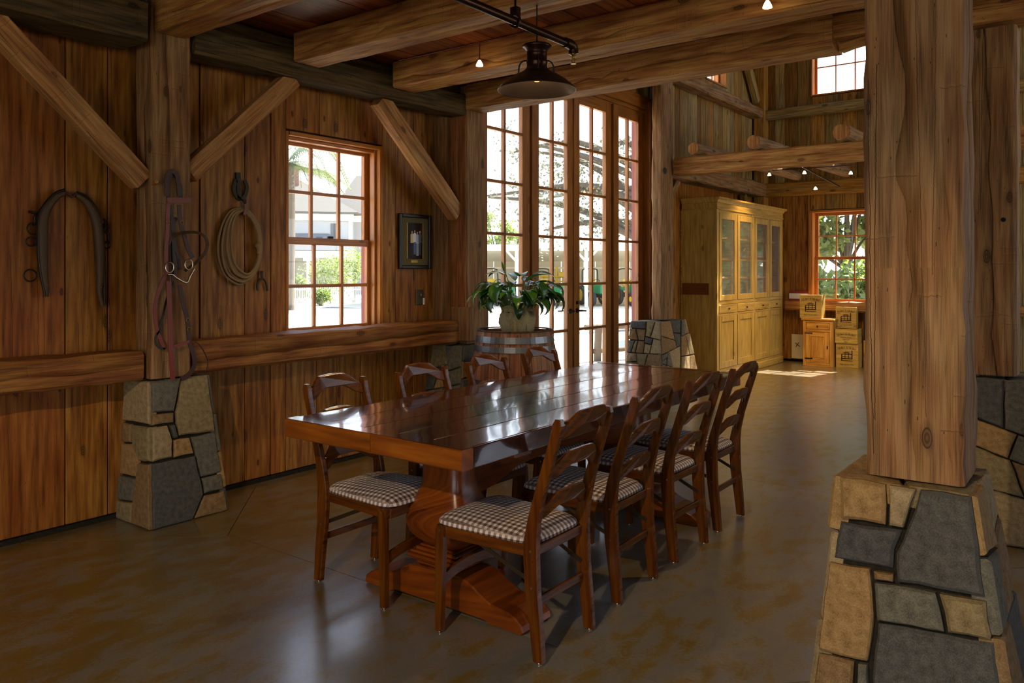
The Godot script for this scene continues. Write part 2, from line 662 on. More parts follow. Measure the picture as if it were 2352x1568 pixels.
	for i in 512 * 512:
		st[i] = clampi(128 + ((sb[i] - 128) >> 1) + ((sf[i] - 128) * 3 >> 3), 0, 255)
	var sg := grey(st, 512, 512)
	var sharp := sharpen(sf, 90, 190)
	var tan_ := tint_image(st, sharp, [C(92, 80, 58), C(142, 126, 96), C(162, 146, 114), C(192, 178, 148)], [C(98, 84, 58), C(150, 130, 94), C(170, 150, 112), C(198, 182, 150)], 512, 512)
	var dark := tint_image(st, sharp, [C(48, 48, 46), C(80, 80, 78), C(94, 94, 91), C(134, 132, 122)], [C(52, 52, 50), C(88, 87, 84), C(102, 101, 96), C(124, 122, 114)], 512, 512)
	k = 0
	for c in [Color(0.92, 0.91, 0.9), Color(0.92, 0.84, 0.73), Color(0.82, 0.82, 0.78), Color(0.8, 0.73, 0.66)]:
		tri3(tex("tan_stone_%d" % k, tan_, sg, 0.35, 0.85, 1, 1, c, 0.3), Vector3(2.6, 2.6, 2.6))
		k += 1
	k = 0
	for c in [Color(0.86, 0.86, 0.85), Color(0.8, 0.8, 0.82), Color(1.05, 1.03, 0.94)]:
		tri3(tex("dark_stone_%d" % k, dark, sg, 0.35, 0.85, 1, 1, c, 0.3), Vector3(2.6, 2.6, 2.6))
		k += 1
	tri3(tex("mortar", dark, sg, 0.3, 0.95, 1, 1, Color(0.5, 0.47, 0.42), 0.2), Vector3(4, 4, 4))
	# cloth
	var gi := Image.create(32, 32, false, Image.FORMAT_RGB8)
	for y in 32:
		for x in 32:
			var q := int(x >= 16) + int(y >= 16)
			gi.set_pixel(x, y, [C(216, 204, 196), C(140, 122, 114), C(66, 48, 44)][q])
	var gm := tri3(tex("gingham", ImageTexture.create_from_image(gi), null, 0, 0.9, 1, 1, Color.WHITE, 0.2), Vector3(38, 38, 38))
	gm.rim_enabled = true
	gm.rim = 0.25
	tri3(tex("burlap", tint_image(st, sharp, [C(110, 96, 66), C(150, 136, 96), C(172, 158, 118), C(190, 178, 140)], [C(100, 88, 62), C(140, 126, 92), C(160, 148, 112), C(184, 172, 134)], 512, 512), sg, 0.1, 0.9, 1, 1, Color.WHITE, 0.2), Vector3(6, 6, 6))
	tri3(tex("rope", tint_image(sf, st, [C(70, 50, 28), C(140, 112, 74), C(186, 158, 116), C(216, 192, 150)], [C(60, 44, 26), C(126, 100, 66), C(170, 144, 104), C(206, 182, 140)], 512, 512), grey(sf, 512, 512), 0.15, 0.9, 1, 1, Color.WHITE, 0.2), Vector3(9, 9, 9))
	# plain things
	mat("leather", C(58, 26, 14), 0.5)
	mat("leather_red", C(112, 40, 22), 0.45)
	mat("leather_olive", C(74, 52, 28), 0.6)
	mat("leather_black", C(28, 20, 16), 0.5)
	mat("iron", C(52, 48, 40), 0.45, 0.85)
	mat("old_iron", C(66, 62, 52), 0.65, 0.6)
	mat("brass", C(160, 130, 66), 0.35, 1.0)
	mat("nickel", C(196, 188, 170), 0.25, 1.0)
	mat("steel", C(160, 160, 160), 0.3, 1.0)
	mat("bar_steel", C(92, 82, 64), 0.4, 0.9)
	mat("hoop", C(126, 128, 128), 0.4, 0.9)
	mat("bronze", C(58, 36, 28), 0.32, 0.8)
	mat("lamp_metal", C(70, 58, 50), 0.35, 0.75)
	mat("black", C(16, 15, 14), 0.55)
	mat("black_gap", C(10, 8, 6), 0.9)
	mat("frame_black", C(26, 20, 15), 0.35)
	tri3(tex("matboard", tint_image(st, sharp, [C(66, 58, 34), C(92, 82, 50), C(108, 96, 60), C(124, 112, 74)], [C(60, 54, 32), C(84, 76, 46), C(98, 88, 56), C(116, 104, 70)], 512, 512), null, 0, 0.8), Vector3(8, 8, 8))
	mat("white_paint", C(224, 222, 212), 0.6)
	mat("cream", C(214, 200, 158), 0.6)
	mat("red_paint", C(132, 36, 28), 0.6)
	mat("barn_red", C(140, 72, 66), 0.7)
	mat("label_card", C(236, 226, 206), 0.7)
	mat("ink", C(48, 34, 22), 0.8)
	mat("soil", C(40, 30, 22), 0.95)
	# plants
	for j in 4:
		var lf := mat("leaf_%d" % j, [C(26, 62, 24), C(36, 78, 26), C(22, 50, 26), C(64, 108, 24)][j], 0.28, 0.0, 0.5)
		lf.backlight_enabled = true
		lf.backlight = Color(0.22, 0.34, 0.06)
	mat("stalk", C(78, 112, 48), 0.5)
	for j in 3:
		var lf := mat("tree_leaf_%d" % j, [C(90, 108, 62), C(108, 122, 70), C(78, 100, 60)][j], 0.55)
		lf.backlight_enabled = true
		lf.backlight = Color(0.5, 0.58, 0.26)
		lf.cull_mode = BaseMaterial3D.CULL_DISABLED
	mat("palm_leaf", C(104, 118, 66), 0.5)
	mat("oak_leaf", C(128, 134, 112), 0.6)
	mat("bark", C(92, 84, 72), 0.9)
	tri3(tex("gravel", tint_image(sf, st, [C(170, 160, 140), C(196, 186, 166), C(210, 202, 184), C(224, 216, 200)], [C(160, 150, 132), C(186, 178, 158), C(202, 194, 176), C(216, 208, 192)], 512, 512), null, 0, 0.95), Vector3(0.4, 0.4, 0.4), true)
	mat("tarmac", C(120, 118, 116), 0.9)
	mat("clapboard", C(140, 144, 146), 0.7)
	mat("porch_wall", C(140, 142, 130), 0.7)
	mat("shingle", C(88, 87, 84), 0.85)
	mat("shingle_dark", C(72, 76, 80), 0.85)
	mat("chimney", C(112, 84, 76), 0.9)
	mat("shed_white", C(226, 222, 206), 0.7)
	mat("shed_wall", C(196, 192, 172), 0.8)
	mat("tractor_green", C(28, 124, 76), 0.45)
	mat("tractor_yellow", C(214, 178, 26), 0.45)
	mat("tyre", C(44, 44, 46), 0.8)
	var gl := mat("glass", Color(0.96, 0.98, 0.97, 0.04), 0.02, 0.0, 0.5)
	gl.transparency = BaseMaterial3D.TRANSPARENCY_ALPHA
	var og := mat("old_glass", Color(0.9, 0.94, 0.92, 0.06), 0.02, 0.0, 0.75)
	og.transparency = BaseMaterial3D.TRANSPARENCY_ALPHA
	for d in [["halogen", Color(1.0, 0.82, 0.6), 12.0], ["bulb", Color(1.0, 0.72, 0.45), 1.6]]:
		var e := mat(d[0], Color(1, 0.95, 0.85), 0.3)
		e.emission_enabled = true
		e.emission = d[1]
		e.emission_energy_multiplier = d[2]


# ---------------------------------------------------------------- joinery
# a glazed frame in its own plane: x along its width, y up, z into the room
func glazed(parent: Node3D, called: String, at: Transform3D, w: float, h: float, nx: int, ny: int, stile: float, top: float, bottom: float, bar: float, depth: float, wood: Material, pane: Material) -> MeshInstance3D:
	var s := Sh.new()
	s.box(Vector3(0, 0, -depth), Vector3(stile, h, 0), 0.004, roff())
	s.box(Vector3(w - stile, 0, -depth), Vector3(w, h, 0), 0.004, roff())
	s.box(Vector3(stile, 0, -depth), Vector3(w - stile, bottom, 0), 0.004, roff())
	s.box(Vector3(stile, h - top, -depth), Vector3(w - stile, h, 0), 0.004, roff())
	var o := MeshInstance3D.new()
	o.name = called
	o.mesh = s.mesh()
	o.material_override = wood
	parent.add_child(o, true)
	o.transform = Transform3D(at.basis, at.origin - org(parent))
	rooms[o] = true
	var gw := (w - 2 * stile - (nx - 1) * bar) / nx
	var gh := (h - top - bottom - (ny - 1) * bar) / ny
	for i in range(1, nx):
		var x := stile + i * gw + (i - 1) * bar
		bx("muntin", Vector3(x, bottom, -depth * 0.9), Vector3(x + bar, h - top, -depth * 0.12), wood, o, 0.003)
	for j in range(1, ny):
		var y := bottom + j * gh + (j - 1) * bar
		for i in nx:
			var x := stile + i * (gw + bar)
			bx("muntin", Vector3(x, y, -depth * 0.88), Vector3(x + gw, y + bar, -depth * 0.14), wood, o, 0.003)
	for j in ny:
		for i in nx:
			var x := stile + i * (gw + bar)
			var y := bottom + j * (gh + bar)
			var g := Sh.new()
			var z := -depth * 0.5
			g.tri(Vector3(x, y, z), Vector3(x, y + gh, z), Vector3(x + gw, y + gh, z), Vector2.ZERO, Vector2.UP, Vector2.ONE, -1)
			g.tri(Vector3(x, y, z), Vector3(x + gw, y + gh, z), Vector3(x + gw, y, z), Vector2.ZERO, Vector2.ONE, Vector2.RIGHT, -1)
			put("pane", g, pane, o)
	return o


const LEFT := Basis(Vector3(0, 0, -1), Vector3(0, 1, 0), Vector3(1, 0, 0))


func split(poly: PackedVector2Array, n: int) -> Array:
	if n <= 1:
		return [poly]
	var c := Vector2.ZERO
	var lo := Vector2.INF
	var hi := -Vector2.INF
	for q in poly:
		c += q / poly.size()
		lo = lo.min(q)
		hi = hi.max(q)
	var d := Vector2.RIGHT if (hi - lo).y > (hi - lo).x * rnd(0.8, 1.2) else Vector2.UP
	d = d.rotated(rnd(-0.35, 0.35))
	c += (hi - lo) * Vector2(rnd(-0.12, 0.12), rnd(-0.12, 0.12))
	var nn := Vector2(-d.y, d.x)
	var big := 9.0
	var out := []
	var k := int(n * rnd(0.4, 0.6))
	k = clampi(k, 1, n - 1)
	for e in [[1, k], [-1, n - k]]:
		var half := PackedVector2Array([c - d * big, c + d * big, c + d * big + nn * big * e[0], c - d * big + nn * big * e[0]])
		for q in Geometry2D.intersect_polygons(poly, half):
			out.append_array(split(q, e[1]))
	return out


func stone(poly: PackedVector2Array, t: Transform3D, m: Material, parent: Node) -> void:
	if Geometry2D.is_polygon_clockwise(poly):
		poly.reverse()
	var cut := Geometry2D.offset_polygon(poly, -0.0045, Geometry2D.JOIN_MITER)
	if cut.is_empty() or cut[0].size() < 3:
		return
	var q := PackedVector2Array()
	for j in cut[0].size():
		var a: Vector2 = cut[0][j]
		var b: Vector2 = cut[0][(j + 1) % cut[0].size()]
		q.append(a)
		var n := int(a.distance_to(b) / 0.07)
		for k in n:
			var e := (b - a).normalized()
			q.append(a.lerp(b, (k + 1.0) / (n + 1.0)) + Vector2(-e.y, e.x) * rnd(-0.004, 0.004))
	var s := Sh.new()
	s.plate(q, t, -0.04, rnd(0.004, 0.02), rnd(0.006, 0.011), false, roff(), rnd(0.002, 0.008))
	put("stone", s, m, parent)


# a battered stone pier: lower and upper rectangles [x0, x1, a0, a1]; traced: faces whose stones are given (front faces the camera, room faces x)
func pier(label: String, lo: Array, hi: Array, h: float, count: int, traced := {}) -> void:
	var o := thing("stone_pier", label, "pier", W((lo[0] + lo[1]) / 2, 0, (lo[2] + lo[3]) / 2))
	var core := Sh.new()
	var i := 0.012
	core.loft([PackedVector3Array([W(lo[0] + i, 0, lo[2] + i), W(lo[1] - i, 0, lo[2] + i), W(lo[1] - i, 0, lo[3] - i), W(lo[0] + i, 0, lo[3] - i)]), PackedVector3Array([W(hi[0] + i, h - 0.03, hi[2] + i), W(hi[1] - i, h - 0.03, hi[2] + i), W(hi[1] - i, h - 0.03, hi[3] - i), W(hi[0] + i, h - 0.03, hi[3] - i)])], -1)
	put("core", core, M.mortar, o)
	# each face: a frame whose x runs along it, y up its slope, z outwards
	var faces := {"front": [W(lo[0], 0, lo[2]), W(lo[1], 0, lo[2]), W(hi[1], h, hi[2]), W(hi[0], h, hi[2])], "room": [W(lo[1], 0, lo[2]), W(lo[1], 0, lo[3]), W(hi[1], h, hi[3]), W(hi[1], h, hi[2])],
		"back": [W(lo[1], 0, lo[3]), W(lo[0], 0, lo[3]), W(hi[0], h, hi[3]), W(hi[1], h, hi[3])], "wall": [W(lo[0], 0, lo[3]), W(lo[0], 0, lo[2]), W(hi[0], h, hi[2]), W(hi[0], h, hi[3])], "top": [W(hi[0], h - 0.022, hi[2]), W(hi[1], h - 0.022, hi[2]), W(hi[1], h - 0.022, hi[3]), W(hi[0], h - 0.022, hi[3])]}
	for f in faces:
		if f == "wall" and lo[0] < 0.1:
			continue
		var q: Array = faces[f]
		var x: Vector3 = (q[1] - q[0]).normalized()
		var z: Vector3 = x.cross((q[3] - q[0]).normalized()).normalized()
		var t := Transform3D(Basis(x, z.cross(x), z), q[0])
		var inv := t.affine_inverse()
		if traced.has(f):
			for e in traced[f]:
				var poly := PackedVector2Array()
				for c in e[1]:
					# traced as [place along the floor line, height]
					var w := Vector3.ZERO
					var k: float = c[1] / h
					if f == "front":
						w = W(c[0], c[1], lerpf(lo[2], hi[2], k))
					else:
						w = W(lerpf(lo[1], hi[1], k), c[1], c[0])
					var l := inv * w
					poly.append(Vector2(l.x, l.y))
				stone(poly, t, M[e[0]], o)
			continue
		var whole := PackedVector2Array()
		for c in q:
			var l := inv * (c as Vector3)
			whole.append(Vector2(l.x, l.y))
		for poly in split(whole, count if f != "top" else 3):
			var kinds := ["tan_stone_0", "tan_stone_1", "tan_stone_2", "tan_stone_3", "dark_stone_0", "dark_stone_2"]
			stone(poly, t, M[kinds[R.randi() % kinds.size()]], o)


# ---------------------------------------------------------------- the room
func view_and_light() -> void:
	var cam := Camera3D.new()
	cam.name = "camera"
	add_child(cam)
	cam.position = Vector3(4.8, 1.5, 0)
	cam.rotation_degrees.y = 37.0
	cam.projection = Camera3D.PROJECTION_FRUSTUM
	cam.near = 0.05
	cam.far = 400.0
	cam.size = 0.05 * 1568.0 / 1811.0
	cam.frustum_offset = Vector2(0, -0.05 * 162.0 / 1811.0)
	cam.current = true
	var env := Environment.new()
	env.background_mode = Environment.BG_SKY
	env.sky = Sky.new()
	var sky := ProceduralSkyMaterial.new()
	sky.sky_top_color = Color(0.72, 0.84, 1.0)
	sky.sky_horizon_color = Color(0.98, 0.99, 1.0)
	sky.sky_curve = 0.25
	sky.ground_bottom_color = Color(0.6, 0.58, 0.52)
	sky.ground_horizon_color = Color(0.9, 0.9, 0.88)
	sky.energy_multiplier = 3.6
	env.sky.sky_material = sky
	env.tonemap_mode = Environment.TONE_MAPPER_LINEAR
	env.tonemap_exposure = 1.0
	env.sdfgi_enabled = true
	env.ssao_enabled = true
	env.ssil_enabled = true
	var we := WorldEnvironment.new()
	we.name = "surroundings"
	we.environment = env
	add_child(we)
	var sun := DirectionalLight3D.new()
	sun.name = "sun"
	sun.light_color = Color(1.0, 0.95, 0.86)
	sun.light_energy = 9.5
	sun.light_angular_distance = 0.6
	sun.shadow_enabled = true
	sun.sky_mode = DirectionalLight3D.SKY_MODE_LIGHT_ONLY
	add_child(sun)
	sun.look_at_from_position(Vector3(0, 20, 0), Vector3(-0.165, 19, 0.85), Vector3.UP)


# boards of a wall that runs along a at x = 0: edges, heights; holes: [a0, a1, y0, y1]
func boards_left(parent: Node3D, edges: Array, y0: float, y1: float, kind: String, n: int, gap: float) -> void:
	for i in edges.size() - 1:
		var a0: float = edges[i] + gap / 2
		var a1: float = edges[i + 1] - gap / 2
		bx("plank", W(-0.032, y0, a0), W(rnd(-0.004, 0.004), y1, a1), M["%s_%d" % [kind, R.randi() % n]], parent, 0.003)


func boards_far(parent: Node3D, edges: Array, y0: float, y1: float, kind: String, n: int) -> void:
	for i in edges.size() - 1:
		bx("plank", W(edges[i] + 0.003, y0, 13.332), W(edges[i + 1] - 0.003, y1, 13.3 + rnd(-0.004, 0.004)), M["%s_%d" % [kind, R.randi() % n]], parent, 0.003)


func spread(from: float, to: float, least: float, most: float) -> Array:
	var out := [from]
	while out[-1] + most < to:
		out.append(out[-1] + rnd(least, most))
	out.append(to)
	return out


func shell() -> void:
	# floor: slabs parted by saw cuts over a dark bed
	var fl := struct("floor", W(4.5, 0, 4.5), "polished stained concrete floor in ochre and grey with painted sky sheen and saw cuts")
	bx("bed", W(-0.05, -0.1, -4.6), W(9.1, -0.05, 13.4), M.black_gap, fl)
	var diamonds := []
	for q in [[0.02, 2.6], [4.36, 2.6], [0.02, 5.4], [4.36, 5.4], [0.02, 9.2], [4.36, 9.2]]:
		var h := 0.8
		var d := PackedVector2Array([Vector2(q[0] - h, q[1]), Vector2(q[0], q[1] - h * 0.95), Vector2(q[0] + h, q[1]), Vector2(q[0], q[1] + h * 0.95)])
		diamonds.append(d)
	var room := PackedVector2Array([Vector2(-0.02, -4.52), Vector2(9.02, -4.52), Vector2(9.02, 13.32), Vector2(-0.02, 13.32)])
	var pieces := []
	for d in diamonds:
		pieces.append_array(Geometry2D.intersect_polygons(d, room))
	var xs := [-0.02, 4.36, 9.02]
	var az := [-4.52, -0.2, 2.62, 5.55, 9.2, 13.32]
	for i in 2:
		for j in az.size() - 1:
			var left := [PackedVector2Array([Vector2(xs[i], az[j]), Vector2(xs[i + 1], az[j]), Vector2(xs[i + 1], az[j + 1]), Vector2(xs[i], az[j + 1])])]
			for d in diamonds:
				var rest := []
				for q in left:
					rest.append_array(Geometry2D.clip_polygons(q, d))
				left = rest
			pieces.append_array(left)
	for q in pieces:
		for e in Geometry2D.offset_polygon(q, -0.0022, Geometry2D.JOIN_MITER):
			var s := Sh.new()
			var t := Transform3D(Basis(Vector3.RIGHT, Vector3.FORWARD, Vector3.UP), Vector3.ZERO)
			s.plate(e, t, -0.05, 0.0, 0.0, false, Vector2.ZERO, 0.0, true)
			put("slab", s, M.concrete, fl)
	# window wall
	var wl := struct("wall_left", W(-0.1, 0, 4.5), "wall of wide red-brown stained boards")
	var holes := [[3.62, 4.58, 0.98, 2.53], [5.78, 9.36, 0.0, 3.62], [11.2, 12.0, 4.40, 5.4]]
	var cuts := [-4.7, 3.62, 4.58, 5.78, 9.36, 11.2, 12.0, 13.6]
	for i in cuts.size() - 1:
		var hole = null
		for h in holes:
			if absf(h[0] - cuts[i]) < 0.01:
				hole = h
		if hole == null:
			bx("wall_core", W(-0.20, -0.2, cuts[i]), W(-0.034, 6.2, cuts[i + 1]), M.black_gap, wl)
		else:
			if hole[2] > 0.0:
				bx("wall_core", W(-0.20, -0.2, cuts[i]), W(-0.034, hole[2], cuts[i + 1]), M.black_gap, wl)
			bx("wall_core", W(-0.20, hole[3], cuts[i]), W(-0.034, 6.2, cuts[i + 1]), M.black_gap, wl)
	for q in [[-4.7, 3.5, -0.2, 6.2], [4.7, 5.66, -0.2, 6.2], [3.5, 4.7, -0.2, 0.9], [3.5, 4.7, 2.65, 6.2], [5.66, 9.48, 3.74, 6.2], [9.48, 13.6, -0.2, 4.3]]:
		bx("siding", W(-0.23, q[2], q[0]), W(-0.202, q[3], q[1]), M.barn_red, wl)
	boards_left(wl, [-4.5, -4.1, -3.75, -3.4, -3.0, -2.6, -2.2, -1.85, -1.5, -1.1, -0.75, -0.4, 0.0, 0.35, 0.7, 1.06, 1.40, 1.742, 2.084, 2.327, 2.62, 2.93, 3.271, 3.486, 3.618], 0.035, 3.1, "wall_board", 5, 0.008)
	boards_left(wl, [3.618, 3.931, 4.341, 4.585], 2.545, 3.1, "wall_board", 5, 0.006)
	boards_left(wl, [3.618, 3.90, 4.10, 4.345, 4.585], 0.035, 0.975, "wall_board", 5, 0.006)
	boards_left(wl, [4.585, 4.731, 4.951, 5.144, 5.34, 5.56, 5.775], 0.035, 3.1, "wall_board", 5, 0.006)
	boards_left(wl, [5.775, 6.1, 6.4, 6.7, 7.0, 7.3, 7.6, 7.9, 8.2, 8.5, 8.8, 9.1, 9.37], 3.76, 6.1, "old_board", 5, 0.006)
	boards_left(wl, spread(9.37, 13.29, 0.12, 0.2), 0.035, 2.8, "wall_board", 5, 0.005)
	boards_left(wl, spread(9.37, 11.19, 0.12, 0.2), 2.803, 6.1, "old_board", 5, 0.005)
	boards_left(wl, spread(11.19, 12.01, 0.12, 0.2), 2.803, 4.39, "old_board", 5, 0.005)
	boards_left(wl, spread(12.01, 13.29, 0.12, 0.2), 2.803, 6.1, "old_board", 5, 0.005)
	bx("curb", W(-0.03, 0.0, -4.5), W(0.006, 0.028, 5.76), M.mortar, wl)
	# far wall
	var wb := struct("wall_back", W(4.5, 0, 13.4), "far wall of old upright boards")
	for q in [[-0.3, 0.93, -0.2, 6.2], [1.93, 9.3, -0.2, 6.2], [0.93, 1.93, -0.2, 0.98], [0.93, 1.93, 2.49, 4.36], [0.93, 1.93, 5.35, 6.2]]:
		bx("wall_core", W(q[0], q[2], 13.334), W(q[1], q[3], 13.55), M.black_gap, wb)
	boards_far(wb, spread(0.0, 0.925, 0.14, 0.24), 0.035, 2.8, "wall_board", 5)
	boards_far(wb, spread(0.0, 0.925, 0.14, 0.24), 2.803, 6.1, "old_board", 5)
	boards_far(wb, spread(0.925, 1.935, 0.2, 0.28), 0.035, 0.97, "wall_board", 5)
	boards_far(wb, spread(0.925, 1.935, 0.2, 0.28), 2.5, 4.35, "old_board", 5)
	boards_far(wb, spread(0.925, 1.935, 0.2, 0.28), 5.36, 6.1, "old_board", 5)
	boards_far(wb, spread(1.935, 9.0, 0.2, 0.3), 0.035, 6.1, "old_board", 5)
	# walls behind and beside the camera, with unseen openings sized to let the daylight in
	var wf := struct("wall_front", W(4.5, 0, -4.6), "boarded wall with a wide open barn doorway")
	for q in [[-0.3, 3.0, -0.2, 6.2], [8.7, 9.3, -0.2, 6.2], [3.0, 8.7, 2.3, 6.2]]:
		bx("wall_core", W(q[0], q[2], -4.8), W(q[1], q[3], -4.56), M.wall_board_1, wf)
	var wr := struct("wall_right", W(9.1, 0, 4.5), "boarded wall with unseen windows added for daylight beyond the posts")
	for q in [[-4.8, -1.5, -0.2, 6.2], [1.0, 6.4, -0.2, 6.2], [12.8, 13.6, -0.2, 6.2], [-1.5, 1.0, -0.2, 0.9], [-1.5, 1.0, 2.5, 6.2], [6.4, 12.8, -0.2, 0.7], [6.4, 12.8, 2.7, 3.8], [6.4, 12.8, 5.8, 6.2]]:
		bx("wall_core", W(9.04, q[2], q[0]), W(9.3, q[3], q[1]), M.old_board_2, wr)
	# low ceiling of boards over the beams, then the high roof
	var ce := struct("ceiling", W(4.5, 3.12, 0.5), "low ceiling of brown boards over the beams")
	var e := spread(-0.02, 9.03, 0.19, 0.28)
	for i in e.size() - 1:
		bx("ceiling_board", W(e[i] + 0.002, 3.12 + rnd(0.0, 0.004), -4.55), W(e[i + 1] - 0.002, 3.15, 5.3), M["ceiling_board_%d" % (R.randi() % 3)], ce, 0.002)
	bx("upper_floor", W(-0.05, 3.152, -4.6), W(9.1, 3.25, 5.34), M.black_gap, ce)
	var up := struct("wall_loft", W(4.5, 3.2, 5.4), "boarded wall above the low ceiling")
	bx("loft_wall", W(-0.03, 3.16, 5.34), W(9.04, 6.2, 5.42), M.old_board_1, up)
	var rf := struct("ceiling", W(4.5, 6.2, 9.3), "high board roof over the far bay")
	bx("roof_deck", W(-0.3, 6.2, 5.0), W(9.3, 6.4, 13.6), M.old_board_2, rf)
	bx("roof_deck", W(-0.3, 6.2, -4.8), W(9.3, 6.4, 5.0), M.old_board_2, rf)


func windows() -> void:
	# window in the board wall: two sashes of six panes, deep casing
	var w := struct("window_1", W(-0.1, 1.0, 4.1), "double-hung window with pine sashes of six panes")
	var c: Material = M.casing
	bx("jamb", W(-0.17, 0.98, 3.62), W(-0.002, 2.53, 3.645), c, w, 0.003)
	bx("jamb", W(-0.165, 0.98, 4.545), W(0.012, 2.53, 4.58), c, w, 0.003)
	bx("head", W(-0.20, 2.50, 3.645), W(0.010, 2.53, 4.545), c, w, 0.003)
	bx("head_stop", W(-0.15, 2.475, 3.645), W(-0.045, 2.5, 4.545), M.sash, w, 0.003)
	bx("side_stop", W(-0.09, 1.0, 4.525), W(-0.035, 2.5, 4.545), M.sash, w, 0.003)
	bx("sill", W(-0.24, 0.96, 3.645), W(-0.002, 1.0, 4.545), c, w, 0.003)
	glazed(w, "upper_sash", Transform3D(LEFT, W(-0.125, 1.72, 3.645)), 0.9, 0.78, 3, 2, 0.048, 0.05, 0.035, 0.026, 0.036, M.sash, M.glass)
	glazed(w, "lower_sash", Transform3D(LEFT, W(-0.088, 1.0, 3.645)), 0.9, 0.755, 3, 2, 0.05, 0.055, 0.07, 0.026, 0.036, M.sash, M.glass)
	bx("sash_lock", W(-0.088, 1.755, 4.07), W(-0.065, 1.772, 4.12), M.iron, w, 0.004)
	bx("outer_casing", W(-0.255, 0.9, 4.58), W(-0.202, 2.65, 4.7), M.barn_red, w)
	bx("outer_casing", W(-0.255, 0.9, 3.5), W(-0.202, 2.65, 3.62), M.barn_red, w)
	bx("outer_casing", W(-0.255, 2.53, 3.62), W(-0.202, 2.65, 4.58), M.barn_red, w)
	bx("outer_jamb", W(-0.20, 0.98, 4.555), W(-0.166, 2.53, 4.58), M.barn_red, w)
	# far wall, lower window
	w = struct("window_2", W(1.43, 1.0, 13.4), "double-hung pine window with leaves outside")
	bx("jamb", W(0.93, 0.98, 13.28), W(0.957, 2.49, 13.52), c, w, 0.003)
	bx("jamb", W(1.903, 0.98, 13.28), W(1.93, 2.49, 13.52), c, w, 0.003)
	bx("head", W(0.905, 2.455, 13.275), W(1.955, 2.49, 13.52), c, w, 0.003)
	bx("side_casing", W(0.89, 0.98, 13.275), W(0.93, 2.455, 13.298), c, w, 0.003)
	bx("side_casing", W(1.93, 0.98, 13.275), W(1.97, 2.455, 13.298), c, w, 0.003)
	bx("sill", W(0.957, 0.98, 13.29), W(1.903, 1.0, 13.54), c, w, 0.003)
	glazed(w, "upper_sash", Transform3D(Basis.IDENTITY, W(0.957, 1.70, 13.45)), 0.946, 0.755, 3, 2, 0.05, 0.05, 0.035, 0.02, 0.036, M.sash, M.glass)
	glazed(w, "lower_sash", Transform3D(Basis.IDENTITY, W(0.957, 1.0, 13.41)), 0.946, 0.735, 3, 2, 0.05, 0.05, 0.045, 0.02, 0.036, M.sash, M.glass)
	# far wall, high window
	w = struct("window_3", W(1.43, 4.38, 13.4), "high fixed window of small panes under the roof")
	bx("jamb", W(0.93, 4.36, 13.28), W(0.957, 5.35, 13.52), c, w, 0.003)
	bx("jamb", W(1.903, 4.36, 13.28), W(1.93, 5.35, 13.52), c, w, 0.003)
	bx("sill", W(0.957, 4.36, 13.28), W(1.903, 4.385, 13.54), c, w, 0.003)
	bx("head", W(0.957, 5.325, 13.28), W(1.903, 5.35, 13.52), c, w, 0.003)
	glazed(w, "sash", Transform3D(Basis.IDENTITY, W(0.957, 4.385, 13.43)), 0.946, 0.94, 3, 2, 0.035, 0.04, 0.03, 0.018, 0.036, M.sash, M.glass)
	# window wall, high window of the far bay
	w = struct("window_4", W(-0.1, 4.4, 11.6), "small high window above the rough girt")
	bx("sill", W(-0.22, 4.38, 11.2), W(0.02, 4.405, 12.0), c, w, 0.003)
	bx("jamb", W(-0.2, 4.405, 11.97), W(0.01, 5.4, 12.0), c, w, 0.003)
	bx("jamb", W(-0.2, 4.405, 11.2), W(0.01, 5.4, 11.23), c, w, 0.003)
	glazed(w, "sash", Transform3D(LEFT, W(-0.1, 4.405, 11.23)), 0.74, 0.995, 3, 3, 0.04, 0.04, 0.04, 0.02, 0.036, M.sash, M.glass)
	# unseen windows in the right-hand wall, added to let more daylight in
	for q in [[-1.5, "window_5", 0.9, 2.5, 1.6, 4], [6.4, "window_6", 0.7, 6.4, 2.0, 9], [6.4, "window_7", 3.8, 6.4, 2.0, 9]]:
		w = struct(q[1], W(9.1, q[2], q[0] + q[3] / 2), "unseen wide pane window added for daylight in the side wall")
		glazed(w, "sash", Transform3D(LEFT, W(9.15, q[2], q[0])), q[3], q[4], q[5], 2, 0.06, 0.06, 0.06, 0.025, 0.04, M.sash, M.glass)
	# french doors: four glazed leaves, the middle pair with levers
	var d := struct("door_1", W(-0.1, 0, 7.6), "tall glazed double doors with side leaves in brown wood")
	var wd: Material = M.door_wood
	for q in [[5.86, 0.83], [6.735, 0.803], [7.542, 0.846], [8.45, 0.76]]:
		glazed(d, "door_leaf", Transform3D(LEFT, W(-0.008, 0.03, q[0])), q[1], 3.52, 2, 6, 0.125, 0.14, 0.30, 0.03, 0.055, wd, M.glass)
	for q in [[5.78, 5.858, 0.02], [6.692, 6.733, -0.045], [8.39, 8.448, -0.045], [9.212, 9.26, -0.045], [9.26, 9.36, 0.045]]:
		bx("mullion", W(-0.075, 0.02, q[0]), W(q[2], 3.62, q[1]), wd, d, 0.004)
	for q in [[9.268, 9.288, 0.07], [9.33, 9.352, 0.07]]:
		bx("moulding", W(0.0, 0.02, q[0]), W(q[2], 3.70, q[1]), wd, d, 0.006)
	bx("astragal", W(-0.01, 0.03, 7.525), W(0.008, 3.55, 7.56), wd, d, 0.004)
	bx("door_head", W(-0.20, 3.555, 5.858), W(0.0, 3.62, 9.26), wd, d, 0.004)
	bx("head_casing", W(0.0, 3.60, 5.78), W(0.03, 3.76, 9.36), wd, d, 0.006)
	bx("threshold", W(-0.22, 0.0, 5.86), W(0.03, 0.028, 9.21), M.old_iron, d, 0.004)
	bx("outer_jamb", W(-0.255, 0.0, 9.36), W(-0.202, 3.74, 9.48), M.barn_red, d)
